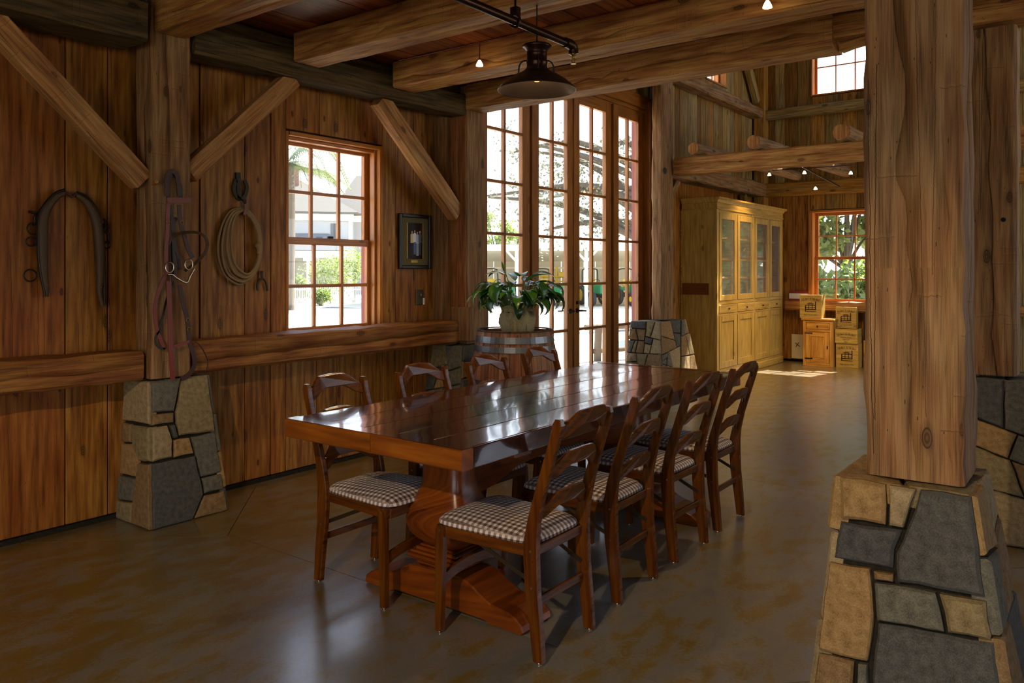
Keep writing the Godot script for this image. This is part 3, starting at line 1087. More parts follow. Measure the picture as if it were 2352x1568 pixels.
	bx("outer_jamb", W(-0.255, 0.0, 5.66), W(-0.202, 3.74, 5.78), M.barn_red, d)
	bx("outer_reveal", W(-0.20, 0.0, 9.33), W(-0.08, 3.55, 9.358), M.barn_red, d)
	for q in [[7.47, -1.0], [7.61, 1.0]]:
		var s := Sh.new()
		s.lathe(Vector3.ZERO, [[0.028, 0.0], [0.028, 0.008], [0.012, 0.012], [0.011, 0.045], [0.0, 0.046]], 16)
		for i in s.p.size():
			var v := s.p[i]
			s.p[i] = W(-0.008, 1.05, q[0]) + Vector3(v.y, v.x, v.z)
		s.tube(PackedVector3Array([W(0.04, 1.05, q[0]), W(0.044, 1.048, q[0] + 0.05 * q[1]), W(0.04, 1.043, q[0] + 0.12 * q[1])]), [0.012, 0.011, 0.009], 8)
		put("lever_handle", s, M.iron, d)
		var k := Sh.new()
		k.tube(PackedVector3Array([W(-0.062, 1.05, q[0]), W(-0.1, 1.05, q[0]), W(-0.105, 1.048, q[0] + 0.12 * q[1])]), 0.01, 8)
		put("outer_lever", k, M.steel, d)
	var kh := Sh.new()
	kh.tube(PackedVector3Array([W(-0.01, 1.14, 7.61), W(0.006, 1.14, 7.61)]), 0.02, 12)
	put("lock_plate", kh, M.iron, d)


func frame() -> void:
	var P: Material = M.post
	# piers, the two nearest with their own stones
	pier("battered fieldstone pier under the bridle post, one big dark stone low on it", [0.0, 0.40, 2.385, 2.885], [0.06, 0.352, 2.402, 2.775], 0.86, 8, {
		"room": [["dark_stone_2", [[2.402, 0.86], [2.593, 0.86], [2.541, 0.661], [2.402, 0.673]]], ["tan_stone_2", [[2.596, 0.86], [2.763, 0.86], [2.804, 0.500], [2.562, 0.512], [2.547, 0.655]]], ["tan_stone_3", [[2.402, 0.666], [2.539, 0.660], [2.537, 0.595], [2.398, 0.597]]], ["dark_stone_0", [[2.502, 0.589], [2.539, 0.590], [2.559, 0.504], [2.530, 0.503]]],
			["tan_stone_0", [[2.398, 0.591], [2.499, 0.590], [2.527, 0.496], [2.523, 0.394], [2.396, 0.388]]], ["tan_stone_1", [[2.531, 0.498], [2.636, 0.496], [2.662, 0.390], [2.527, 0.388]]], ["dark_stone_2", [[2.638, 0.497], [2.804, 0.500], [2.837, 0.244], [2.699, 0.241], [2.668, 0.378]]], ["dark_stone_0", [[2.392, 0.385], [2.526, 0.385], [2.668, 0.380], [2.696, 0.240], [2.714, 0.136], [2.637, 0.0], [2.386, 0.0]]],
			["dark_stone_2", [[2.702, 0.238], [2.840, 0.238], [2.855, 0.133], [2.717, 0.135]]], ["tan_stone_3", [[2.717, 0.130], [2.858, 0.128], [2.879, 0.0], [2.643, 0.0]]]],
		"front": [["tan_stone_0", [[0.055, 0.855], [0.345, 0.858], [0.355, 0.661], [0.36, 0.603], [0.045, 0.594]]], ["tan_stone_3", [[0.044, 0.589], [0.149, 0.588], [0.150, 0.473], [0.034, 0.464]]], ["tan_stone_2", [[0.154, 0.585], [0.362, 0.595], [0.376, 0.395], [0.253, 0.379], [0.176, 0.466]]], ["tan_stone_1", [[0.034, 0.458], [0.150, 0.470], [0.243, 0.372], [0.225, 0.278], [0.020, 0.268]]],
			["dark_stone_2", [[0.020, 0.264], [0.221, 0.274], [0.189, 0.131], [0.003, 0.115]]], ["tan_stone_3", [[0.247, 0.373], [0.377, 0.384], [0.396, 0.0], [0.183, 0.0], [0.199, 0.144], [0.226, 0.267]]], ["tan_stone_2", [[0.004, 0.112], [0.189, 0.129], [0.177, 0.0], [0.0, 0.0]]]]})
	pier("tall fieldstone pier with dark grey and tan blocks under the thick centre post", [4.09, 4.66, 2.33, 2.86], [4.172, 4.512, 2.43, 2.78], 0.9, 10, {
		"front": [["tan_stone_1", [[4.173, 0.898], [4.304, 0.898], [4.307, 0.780], [4.180, 0.775]]], ["tan_stone_0", [[4.306, 0.898], [4.384, 0.898], [4.352, 0.781], [4.309, 0.781]]], ["dark_stone_0", [[4.386, 0.898], [4.490, 0.898], [4.515, 0.9], [4.55, 0.641], [4.437, 0.637], [4.334, 0.632], [4.329, 0.713], [4.354, 0.782]]], ["dark_stone_1", [[4.178, 0.774], [4.307, 0.778], [4.350, 0.780], [4.329, 0.719], [4.327, 0.663], [4.265, 0.661], [4.158, 0.657]]],
			["tan_stone_1", [[4.152, 0.655], [4.267, 0.659], [4.276, 0.598], [4.282, 0.531], [4.268, 0.401], [4.231, 0.397], [4.129, 0.396], [4.138, 0.496]]], ["tan_stone_3", [[4.271, 0.655], [4.330, 0.659], [4.329, 0.629], [4.274, 0.625]]], ["dark_stone_2", [[4.274, 0.623], [4.334, 0.630], [4.434, 0.633], [4.459, 0.530], [4.375, 0.525], [4.284, 0.516]]], ["tan_stone_2", [[4.436, 0.633], [4.552, 0.639], [4.566, 0.552], [4.562, 0.537], [4.460, 0.531]]],
			["dark_stone_0", [[4.284, 0.514], [4.459, 0.529], [4.57, 0.538], [4.62, 0.20], [4.40, 0.12], [4.273, 0.16], [4.277, 0.434]]], ["tan_stone_3", [[4.128, 0.392], [4.233, 0.396], [4.233, 0.25], [4.112, 0.22]]], ["dark_stone_2", [[4.236, 0.394], [4.268, 0.399], [4.272, 0.25], [4.236, 0.25]]], ["tan_stone_0", [[4.11, 0.215], [4.233, 0.245], [4.27, 0.245], [4.27, 0.158], [4.26, 0.0], [4.092, 0.0]]], ["tan_stone_1", [[4.264, 0.155], [4.40, 0.115], [4.41, 0.0], [4.264, 0.0]]], ["dark_stone_1", [[4.404, 0.115], [4.622, 0.195], [4.655, 0.0], [4.414, 0.0]]]]})
	pier("fieldstone pier half hidden behind the wine barrel", [0.0, 0.46, 5.0, 5.66], [0.05, 0.40, 5.14, 5.52], 0.86, 11)
	pier("fieldstone pier beside the tall pine cabinet", [0.0, 0.56, 8.62, 9.72], [0.06, 0.46, 8.76, 9.50], 0.88, 20)
	pier("tan fieldstone pier under the cracked post", [4.06, 4.70, 5.05, 5.70], [4.12, 4.56, 5.12, 5.60], 0.9, 9)
	# posts
	var t := thing("timber_post", "brown hewn post hung with a bridle", "post", W(0.24, 0.86, 2.54))
	timber("shaft", W(0.24, 0.865, 2.545), W(0.24, 3.11, 2.545), 0.20, 0.25, P, "", "", {"rough": 0.006, "cracks": [[0, 0.55, 0.12, 1.2, 2.2, 0.02, 0.003], [1, 0.4, 0.1, 0.2, 1.6, 0.015, 0.003]]}, t)
	var pg := Sh.new()
	pg.tube(PackedVector3Array([W(0.335, 2.013, 2.43), W(0.385, 2.02, 2.42)]), [0.014, 0.012], 8)
	put("peg", pg, M.brace, t)
	t = thing("timber_post", "thick hewn centre post on the grey and tan stone pier", "post", W(4.36, 0.9, 2.6))
	timber("shaft", W(4.361, 0.905, 2.6), W(4.352, 3.11, 2.6), 0.256, 0.25, P, "", "", {"rough": 0.006, "step": 0.06, "cham": 0.014, "cracks": [[1, 0.22, 0.10, 0.0, 0.9, 0.012, 0.0016], [1, 0.62, 0.16, 0.0, 2.2, 0.02, 0.0022], [0, 0.5, 0.1, 0.2, 2.0, 0.02, 0.003]]}, t)
	t = thing("timber_post", "reddish and grey boarded post behind the wine barrel", "post", W(0.26, 0.86, 5.36))
	timber("shaft", W(0.27, 0.865, 5.362), W(0.27, 3.11, 5.362), 0.18, 0.245, M.post_grey, "", "", {"rough": 0.003, "cham": 0.006}, t)
	bx("side_board", W(0.182, 0.9, 5.225), W(0.356, 2.86, 5.238), M.post_red, t, 0.003)
	bx("corner_board", W(0.0, 0.9, 5.19), W(0.178, 2.86, 5.236), M.post_grey, t, 0.003)
	bx("base_block", W(0.2, 0.885, 5.206), W(0.40, 1.185, 5.50), M.post_grey, t, 0.012)
	t = thing("timber_post", "log post with a round metal disc above the stone pier", "post", W(0.3, 0.88, 9.17))
	timber("shaft", W(0.275, 0.885, 9.17), W(0.275, 6.1, 9.17), 0.17, 0.26, M.post, "", "", {"rough": 0.01, "cham": 0.03}, t)
	timber("back_post", W(0.16, 0.885, 9.42), W(0.16, 6.1, 9.42), 0.24, 0.18, M.silver, "", "", {"rough": 0.006}, t)
	var dk := Sh.new()
	dk.lathe(Vector3.ZERO, [[0.042, 0.0], [0.042, 0.008], [0.03, 0.014], [0.0, 0.016]], 20)
	for i in dk.p.size():
		var v := dk.p[i]
		dk.p[i] = W(0.362, 2.76, 9.09) + Vector3(v.y, v.x, v.z)
	put("metal_disc", dk, M.old_iron, t)
	t = thing("timber_post", "post split by a long open crack on the tan stone pier", "post", W(4.28, 0.9, 5.35))
	timber("shaft", W(4.275, 0.905, 5.36), W(4.275, 2.89, 5.36), 0.245, 0.23, P, "", "", {"rough": 0.005, "cracks": [[1, 0.52, 0.10, -0.3, 2.3, 0.05, 0.007]]}, t)
	for q in [[4.185, 1.79], [4.335, 1.79]]:
		var hs := Sh.new()
		hs.tube(PackedVector3Array([W(q[0], q[1], 5.235), W(q[0], q[1], 5.25)]), 0.013, 12)
		put("peg_hole", hs, M.black_gap, t)
	t = thing("timber_post", "squared corner post where the old board walls meet", "post", W(0.15, 0, 13.2))
	timber("shaft", W(0.13, 0.01, 13.2), W(0.13, 6.1, 13.2), 0.2, 0.18, M.old_board_3, "", "", {"rough": 0.004}, t)
	# ties along the window wall
	var gt := "dark hewn ties along the window wall"
	timber("tie_beam", W(0.25, 2.925, 2.68), W(0.25, 2.945, 5.225), 0.22, 0.19, M.tie, "dark hewn tie beam over the sash window", "beam", {"rough": 0.008, "cracks": [[0, 0.4, 0.2, 0.1, 1.3, 0.02, 0.004]]}, self, gt)
	timber("tie_beam", W(0.2, 3.075, 2.68), W(0.2, 3.075, 5.225), 0.2, 0.08, M.tie, "dark packing timber between tie beam and ceiling boards", "beam", {"rough": 0.008}, self, gt)
	timber("tie_beam", W(0.29, 2.93, -1.5), W(0.29, 2.925, 2.34), 0.3, 0.24, M.tie, "thick dark hewn tie beam over the horse hames", "beam", {"rough": 0.008, "cracks": [[0, 0.5, 0.1, 2.2, 3.6, 0.03, 0.005]]}, self, gt)
	# beams across the room
	var gb := "hewn ceiling beams across the room"
	for q in [[0.36, 2.52, 3.0, 0.2, "hewn ceiling beam framed into the bridle post"], [0.40, 3.49, 3.02, 0.22, "hewn ceiling beam over the pendant lamp's sprinkler hanger"], [0.40, 4.43, 3.015, 0.24, "hewn ceiling beam beside the little halogen spots"]]:
		timber("ceiling_beam", W(q[0], q[2], q[1]), W(8.95, q[2] + 0.005, q[1]), q[3], 0.2, M.joist, q[4], "beam", {"rough": 0.004, "cham": 0.010, "cracks": [[0, 0.45, 0.3, 0.1, 8.0, 0.02, 0.003], [3, 0.5, 0.2, 0.5, 5.0, 0.01, 0.002]]}, self, gb)
	for a in [1.35, 0.2, -1.0, -2.2, -3.4]:
		timber("ceiling_beam", W(0.45, 3.01, a), W(8.95, 3.01, a), 0.22, 0.2, M.joist, "hewn ceiling beam over the near end of the room", "beam", {"rough": 0.006, "step": 0.3}, self, gb)
	var hd := thing("ceiling_beam", "lowest hewn beam in front of the high bay, notched near the cracked post", "beam", W(0.365, 2.9, 5.33), gb)
	timber("beam_body", W(0.365, 3.01, 5.335), W(3.42, 3.02, 5.305), 0.23, 0.22, M.joist, "", "", {"rough": 0.004, "cham": 0.010, "cracks": [[0, 0.38, 0.25, 0.2, 3.0, 0.025, 0.004]]}, hd)
	timber("beam_body", W(3.42, 3.05, 5.305), W(3.66, 3.05, 5.305), 0.2, 0.15, M.joist, "", "", {"rough": 0.005}, hd)
	timber("beam_body", W(3.66, 3.02, 5.31), W(4.47, 3.02, 5.33), 0.23, 0.22, M.joist, "", "", {"rough": 0.004, "cham": 0.010}, hd)
	timber("wedge", W(3.44, 2.93, 5.33), W(3.64, 2.955, 5.30), 0.08, 0.05, M.joist, "", "", {"rough": 0.004, "cham": 0.008}, hd)
	# braces
	var gk := "diagonal braces between posts and ties"
	var fl := {"flat": Vector3(1, 0, 0), "rough": 0.002, "cham": 0.006}
	timber("knee_brace", W(0.25, 2.90, 1.49), W(0.25, 2.03, 2.40), 0.128, 0.1, M.brace, "diagonal brace running up from the bridle post over the hames", "brace", fl, self, gk)
	timber("knee_brace", W(0.25, 2.10, 2.69), W(0.25, 2.84, 3.47), 0.122, 0.1, M.brace, "diagonal brace above the coiled rope", "brace", fl, self, gk)
	timber("knee_brace", W(0.25, 2.845, 4.30), W(0.25, 2.0, 5.22), 0.15, 0.1, M.brace, "diagonal brace running down to the framed photograph", "brace", fl, self, gk)
	timber("knee_brace", W(0.1, 2.35, 9.56), W(0.1, 2.74, 10.0), 0.1, 0.08, M.silver, "short grey brace above the cabinet's shaded side", "brace", fl, self, gk)
	timber("knee_brace", W(0.1, 2.73, 12.45), W(0.1, 2.54, 12.66), 0.1, 0.08, M.old_board_1, "short brown brace above the cabinet crown", "brace", fl, self, gk)
	timber("knee_brace", W(0.1, 5.2, 12.4), W(0.1, 4.35, 13.08), 0.13, 0.1, M.old_board_0, "brace high in the corner beside the old post", "brace", fl, self, gk)
	# horizontal rails and girts
	var gg := "rough log rails along the walls"
	timber("log_rail", W(0.19, 0.965, 2.70), W(0.19, 0.97, 5.185), 0.24, 0.2, M.rail, "rough cracked log rail under the sash window", "rail", {"rough": 0.008, "cham": 0.02, "cracks": [[0, 0.45, 0.10, 0.0, 2.5, 0.035, 0.006]]}, self, gg)
	timber("log_rail", W(0.19, 0.95, -1.5), W(0.19, 0.945, 2.385), 0.24, 0.17, M.rail, "rough log rail under the horse hames", "rail", {"rough": 0.008, "cham": 0.02, "cracks": [[0, 0.35, 0.16, 1.2, 3.85, 0.035, 0.006]]}, self, gg)
	timber("log_rail", W(0.56, 0.93, 13.2), W(4.0, 0.93, 13.2), 0.16, 0.15, M.joist, "sunlit log rail under the far window", "rail", {"rough": 0.01, "cham": 0.02}, self, gg)
	var gh := "girts and plates of the far bay"
	timber("wall_girt", W(0.1, 4.15, 9.52), W(0.1, 4.15, 13.1), 0.2, 0.16, M.silver, "rough silvery girt sloping away under the small high window", "beam", {"rough": 0.010, "cham": 0.02, "cracks": [[0, 0.55, 0.2, 0.1, 3.4, 0.02, 0.005], [1, 0.5, 0.2, 0.1, 3.4, 0.02, 0.005]]}, self, gh)
	timber("wall_girt", W(0.14, 2.85, 9.52), W(0.14, 2.85, 13.1), 0.24, 0.22, M.silver, "grey wall plate above the tall cabinet", "beam", {"rough": 0.010}, self, gh)
	timber("wall_girt", W(0.235, 4.115, 13.21), W(8.9, 4.115, 13.21), 0.16, 0.16, M.old_board_4, "squared girt below the high far window", "beam", {"rough": 0.004}, self, gh)
	timber("wall_girt", W(0.235, 2.85, 13.2), W(8.9, 2.85, 13.2), 0.18, 0.225, M.old_board_3, "squared plate above the lower far window", "beam", {"rough": 0.005, "cham": 0.02}, self, gh)
	timber("loft_beam", W(0.37, 2.84, 9.42), W(8.9, 2.84, 9.42), 0.2, 0.22, M.joist, "pale squared loft beam carrying the log poles", "beam", {"rough": 0.005, "cracks": [[0, 0.6, 0.12, 0.0, 6.0, 0.015, 0.002]]})
	for q in [[0.68, 0.075, "thin grey log pole beside the log post"], [1.44, 0.082, "log pole with a pale sawn end, nearer the cabinet"], [2.44, 0.095, "thick log pole with a split pinkish sawn end"], [4.6, 0.09, "log pole lying on the loft beam behind the centre post"]]:
		var o := thing("log_pole", q[2], "log", W(q[0], 2.95, 9.2), "log poles lying on the loft beam")
		timber("log", W(q[0], 2.955 + q[1], 9.24), W(q[0] + 0.1, 2.97 + q[1], 13.05), q[1] * 2, q[1] * 2, M.silver, "", "", {"rough": 0.008, "round": 0.85, "cham": 0.03}, o)
		var es := Sh.new()
		es.tube(PackedVector3Array([W(q[0], 2.955 + q[1], 9.225), W(q[0], 2.955 + q[1], 9.245)]), q[1] * 0.93, 14)
		put("sawn_end", es, M.joist, o)


# ---------------------------------------------------------------- table and chairs
func table() -> void:
	var t := thing("dining_table", "long dark polished trestle table with thick top and carved pedestals", "table", W(2.39, 0, 3.585))
	# five planks, held by an end board at each end
	var xs := [1.885, 2.09, 2.30, 2.51, 2.70, 2.895]
	for i in 5:
		var s := timber_shape(W((xs[i] + xs[i + 1]) / 2, 0.80, 2.272), W((xs[i] + xs[i + 1]) / 2, 0.80, 4.898), xs[i + 1] - xs[i] - 0.0012, 0.08, {"rough": 0.0008, "cham": 0.0025, "step": 0.12})
		put("top_plank", s, M.table_top, t)
	for q in [[2.203, 2.27], [4.90, 4.967]]:
		for e in [[1.872, 2.42], [2.4225, 2.908]]:
			var s := timber_shape(W(e[0], 0.8, (q[0] + q[1]) / 2), W(e[1], 0.8, (q[0] + q[1]) / 2), q[1] - q[0], 0.08, {"rough": 0.0012, "cham": 0.005, "step": 0.05})
			put("end_board", s, M.table_edge, t)
			bx("end_cap", W(e[0], 0.841, q[0] + 0.004), W(e[1], 0.8425, q[1]), M.table_top, t)
	for q in [[1.872, 1.884], [2.896, 2.908]]:
		var s := timber_shape(W((q[0] + q[1]) / 2, 0.8, 2.272), W((q[0] + q[1]) / 2, 0.8, 4.898), q[1] - q[0], 0.079, {"rough": 0.0015, "cham": 0.003, "step": 0.06})
		put("edge_strip", s, M.table_top, t)
	for a in [2.71, 4.44]:
		# sledge foot cut to an ogee outline
		var out_ := PackedVector2Array()
		var half := [[0.0, 0.165], [0.12, 0.163], [0.16, 0.158], [0.20, 0.142], [0.25, 0.112], [0.30, 0.09], [0.345, 0.083], [0.385, 0.08], [0.43, 0.064], [0.465, 0.038], [0.472, 0.015], [0.46, 0.0], [0.30, 0.0], [0.27, 0.012]]
		for q in half:
			out_.append(Vector2(q[0], q[1]))
		out_.append(Vector2(0.0, 0.014))
		for i in range(half.size() - 1, 0, -1):
			out_.append(Vector2(-half[i][0], half[i][1]))
		var s := Sh.new()
		s.plate(out_, Transform3D(Basis.IDENTITY, W(2.42, 0.001, a)), -0.105, 0.105, 0.007, true, roff(), 0.0, true)
		put("foot", s, M.table_leg, t)
		# stacked mouldings
		var y := 0.167
		for q in [[0.118, 0.022], [0.142, 0.013], [0.155, 0.016], [0.142, 0.012], [0.122, 0.016], [0.108, 0.010]]:
			bx("moulding", W(2.4 - q[0], y, a - q[0] * 0.8), W(2.4 + q[0], y + q[1], a + q[0] * 0.8), M.table_leg, t, 0.005)
			y += q[1]
		# urn-shaped pedestal, flattened
		var rings := []
		for q in [[0.095, 0.257], [0.11, 0.263], [0.145, 0.285], [0.172, 0.315], [0.186, 0.35], [0.187, 0.375], [0.178, 0.41], [0.155, 0.455], [0.13, 0.50], [0.116, 0.545], [0.113, 0.60], [0.115, 0.68], [0.12, 0.758]]:
			var r := PackedVector3Array()
			for j in 24:
				var c := cos(TAU * j / 24)
				var d := sin(TAU * j / 24)
				r.append(W(2.4 + signf(c) * pow(absf(c), 0.45) * q[0], q[1], a + signf(d) * pow(absf(d), 0.45) * q[0] * 0.75))
			rings.append(r)
		var u := Sh.new()
		u.loft(rings, 1, 3, roff())
		put("pedestal", u, M.table_leg, t)
		for e in [[1.98, 2.28], [2.52, 2.82]]:
			bx("bearer", W(e[0], 0.71, a - 0.06), W(e[1], 0.757, a + 0.06), M.table_leg, t, 0.006)
	var st := PackedVector2Array([Vector2(0, 0.44), Vector2(0.2, 0.46), Vector2(0.4, 0.52), Vector2(0.765, 0.54), Vector2(1.13, 0.52), Vector2(1.33, 0.46), Vector2(1.53, 0.44), Vector2(1.53, 0.64), Vector2(0, 0.64)])
	var s2 := Sh.new()
	s2.plate(st, Transform3D(LEFT, W(2.4, 0, 2.81)), -0.03, 0.03, 0.005, true, roff(), 0.0, true)
	put("stretcher", s2, M.table_leg, t)


# ladder-back folding chair: origin between the rear feet, front towards +z, x across
func make_chair() -> Node3D:
	var o := thing("dining_chair", "", "chair", Vector3.ZERO, "ladder-back chairs round the table", true)
	var wd: Material = M.chair_wood
	for s in [-1, 1]:
		# rear leg and back post in one curved piece, drawn from the side: [depth, height]
		var f := [[0.015, 0.008], [0.032, 0.14], [0.052, 0.28], [0.060, 0.40], [0.056, 0.47], [0.040, 0.545], [0.012, 0.64], [-0.03, 0.77], [-0.068, 0.885], [-0.076, 0.925], [-0.088, 0.944]]
		var b := [[-0.112, 0.944], [-0.118, 0.92], [-0.105, 0.87], [-0.072, 0.765], [-0.034, 0.64], [-0.012, 0.54], [-0.006, 0.47], [-0.006, 0.40], [-0.010, 0.28], [-0.024, 0.14], [-0.032, 0.008]]
		var poly := PackedVector2Array()
		for q in f + b:
			poly.append(Vector2(-q[0], q[1]))
		var p := Sh.new()
		p.plate(poly, Transform3D(Basis(Vector3(0, 0, -1), Vector3.UP, Vector3(1, 0, 0)), Vector3(s * 0.183, 0, 0)), -0.014, 0.014, 0.004, true, roff(), 0.0, true)
		put("back_post", p, wd, o)
		# front leg
		var l := Sh.new()
		var rings := []
		for q in [[0.475, 0.008, 0.016], [0.472, 0.20, 0.019], [0.468, 0.38, 0.022], [0.466, 0.43, 0.022], [0.464, 0.446, 0.016]]:
			rings.append(PackedVector3Array([Vector3(s * 0.213 - 0.013, q[1], q[0] - q[2]), Vector3(s * 0.213 + 0.013, q[1], q[0] - q[2]), Vector3(s * 0.213 + 0.013, q[1], q[0] + q[2]), Vector3(s * 0.213 - 0.013, q[1], q[0] + q[2])]))
		l.loft(rings, -1, 3, roff())
		put("front_leg", l, wd, o)
		# side rail of the seat
		var r := Sh.new()
		r.loft([PackedVector3Array([Vector3(s * 0.166 - 0.010, 0.395, 0.03), Vector3(s * 0.166 + 0.010, 0.395, 0.03), Vector3(s * 0.166 + 0.010, 0.44, 0.03), Vector3(s * 0.166 - 0.010, 0.44, 0.03)]), PackedVector3Array([Vector3(s * 0.205 - 0.010, 0.40, 0.49), Vector3(s * 0.205 + 0.010, 0.40, 0.49), Vector3(s * 0.205 + 0.010, 0.445, 0.49), Vector3(s * 0.205 - 0.010, 0.445, 0.49)])], -1, 3, roff())
		put("seat_rail", r, wd, o)
		# folding stay of flat steel
		var m := Sh.new()
		m.tube(PackedVector3Array([Vector3(s * 0.162, 0.285, 0.02), Vector3(s * 0.182, 0.405, 0.30)]), 0.009, 4, Vector2.ZERO, Vector3(1, 0, 0), 0.003)
		put("steel_stay", m, M.bar_steel, o)
		for q in [[0.02, 0.285, 0.183, 0.0155], [0.024, 0.425, 0.183, 0.0155], [0.466, 0.428, 0.213, 0.0145]]:
			var pin := Sh.new()
			pin.tube(PackedVector3Array([Vector3(s * q[2], q[1], q[0]), Vector3(s * (q[2] + q[3]), q[1], q[0])]), 0.005, 8)
			put("rivet", pin, M.nickel, o)
		for q in [Vector3(s * 0.183, 0, -0.008), Vector3(s * 0.213, 0, 0.475)]:
			var g := Sh.new()
			g.lathe(q, [[0.009, 0.0], [0.011, 0.003], [0.010, 0.008], [0.005, 0.009]], 12)
			put("foot_glide", g, M.nickel, o)
	# three arched slats
	for q in [[0.885, 0.0], [0.724, 0.0], [0.56, 0.0]]:
		var top := PackedVector2Array()
		var low := PackedVector2Array()
		for i in 21:
			var x := lerpf(-0.168, 0.168, i / 20.0)
			var e := absf(x) / 0.168
			var hump := smoothstep(1.0, 0.45, e)
			top.append(Vector2(x, q[0] + 0.030 + 0.050 * hump + 0.010 * (1.0 - e)))
			low.append(Vector2(x, q[0] - 0.022 + 0.046 * smoothstep(0.92, 0.3, e)))
		low.reverse()
		var y0: float = q[0]
		# lean of the back at that height, bowed backwards in the middle
		var d: float = 0.018 - (y0 - 0.545) * 0.315
		var s := Sh.new()
		s.plate(top + low, Transform3D(Basis.IDENTITY, Vector3.ZERO), -0.009, 0.009, 0.004, true, roff(), 0.0, true)
		for i in s.p.size():
			var v := s.p[i]
			s.p[i] = Vector3(v.x, v.y, v.z + d - (v.y - y0) * 0.31 - 0.026 * (1.0 - pow(v.x / 0.168, 2.0)))
		put("slat", s, wd, o)
	# front rail, stretchers
	bx("seat_rail", Vector3(-0.195, 0.398, 0.475), Vector3(0.195, 0.445, 0.495), wd, o, 0.004)
	bx("seat_rail", Vector3(-0.168, 0.395, 0.02), Vector3(0.168, 0.435, 0.04), wd, o, 0.004)
	bx("stretcher", Vector3(-0.169, 0.205, 0.012), Vector3(0.169, 0.238, 0.030), wd, o, 0.004)
	var c := PackedVector2Array()
	for i in 11:
		var x := lerpf(-0.2, 0.2, i / 10.0)
		c.append(Vector2(x, 0.24 + 0.03 * (1.0 - pow(x / 0.2, 2.0))))
	for i in 11:
		var x := lerpf(0.2, -0.2, i / 10.0)
		c.append(Vector2(x, 0.19 + 0.035 * (1.0 - pow(x / 0.2, 2.0))))
	var cs := Sh.new()
	cs.plate(c, Transform3D(Basis.IDENTITY, Vector3(0, 0, 0.472)), -0.009, 0.009, 0.003, true, roff(), 0.0, true)
	put("stretcher", cs, wd, o)
	# padded seat
	var u := Sh.new()
	var rings := []
	for q in [[0.0, 0.443], [0.012, 0.447], [0.008, 0.462], [-0.006, 0.474], [-0.035, 0.485], [-0.075, 0.492], [-0.13, 0.496]]:
		var r := PackedVector3Array()
		for j in 40:
			var a := TAU * j / 40
			var cx := signf(cos(a)) * pow(absf(cos(a)), 0.32)
			var cz := signf(sin(a)) * pow(absf(sin(a)), 0.32)
			var hw: float = lerpf(0.176, 0.214, cz * 0.5 + 0.5) + q[0]
			r.append(Vector3(cx * hw, q[1] + 0.004 * cz, 0.268 + cz * (0.238 + q[0])))
		rings.append(r)
	u.loft(rings, 1, 3)
	put("seat_cushion", u, M.gingham, o)
	return o


func chairs() -> void:
	var proto := make_chair()
	var spots := [
		[3.063, 2.65, -90.0, "ladder-back chair at the table corner before the thick centre post"], [3.03, 3.305, -90.0, "second ladder-back chair from the centre post along the table"],
		[3.02, 3.92, -90.0, "third ladder-back chair from the centre post, before the far corner chair"], [3.005, 4.515, -90.0, "ladder-back chair at the table's far corner towards the cabinet"],
		[1.766, 2.668, 90.0, "ladder-back chair at the table corner facing the stone pier's bridle post"], [1.79, 3.27, 90.0, "ladder-back chair pushed in before the sash window"],
		[1.79, 3.86, 90.0, "ladder-back chair pushed in before the framed photograph"], [1.77, 4.47, 90.0, "ladder-back chair pushed in before the wine barrel"]]
	for i in spots.size():
		var o: Node3D = proto
		if i > 0:
			o = proto.duplicate()
			o.name = numbered("dining_chair")
			add_child(o)
		var q: Array = spots[i]
		o.position = W(q[0], 0, q[1])
		o.rotation_degrees.y = q[2] + [0.0, 1.2, -1.0, 0.6, 0.0, -1.5, 0.8, 1.0][i]
		o.set_meta("label", q[3])


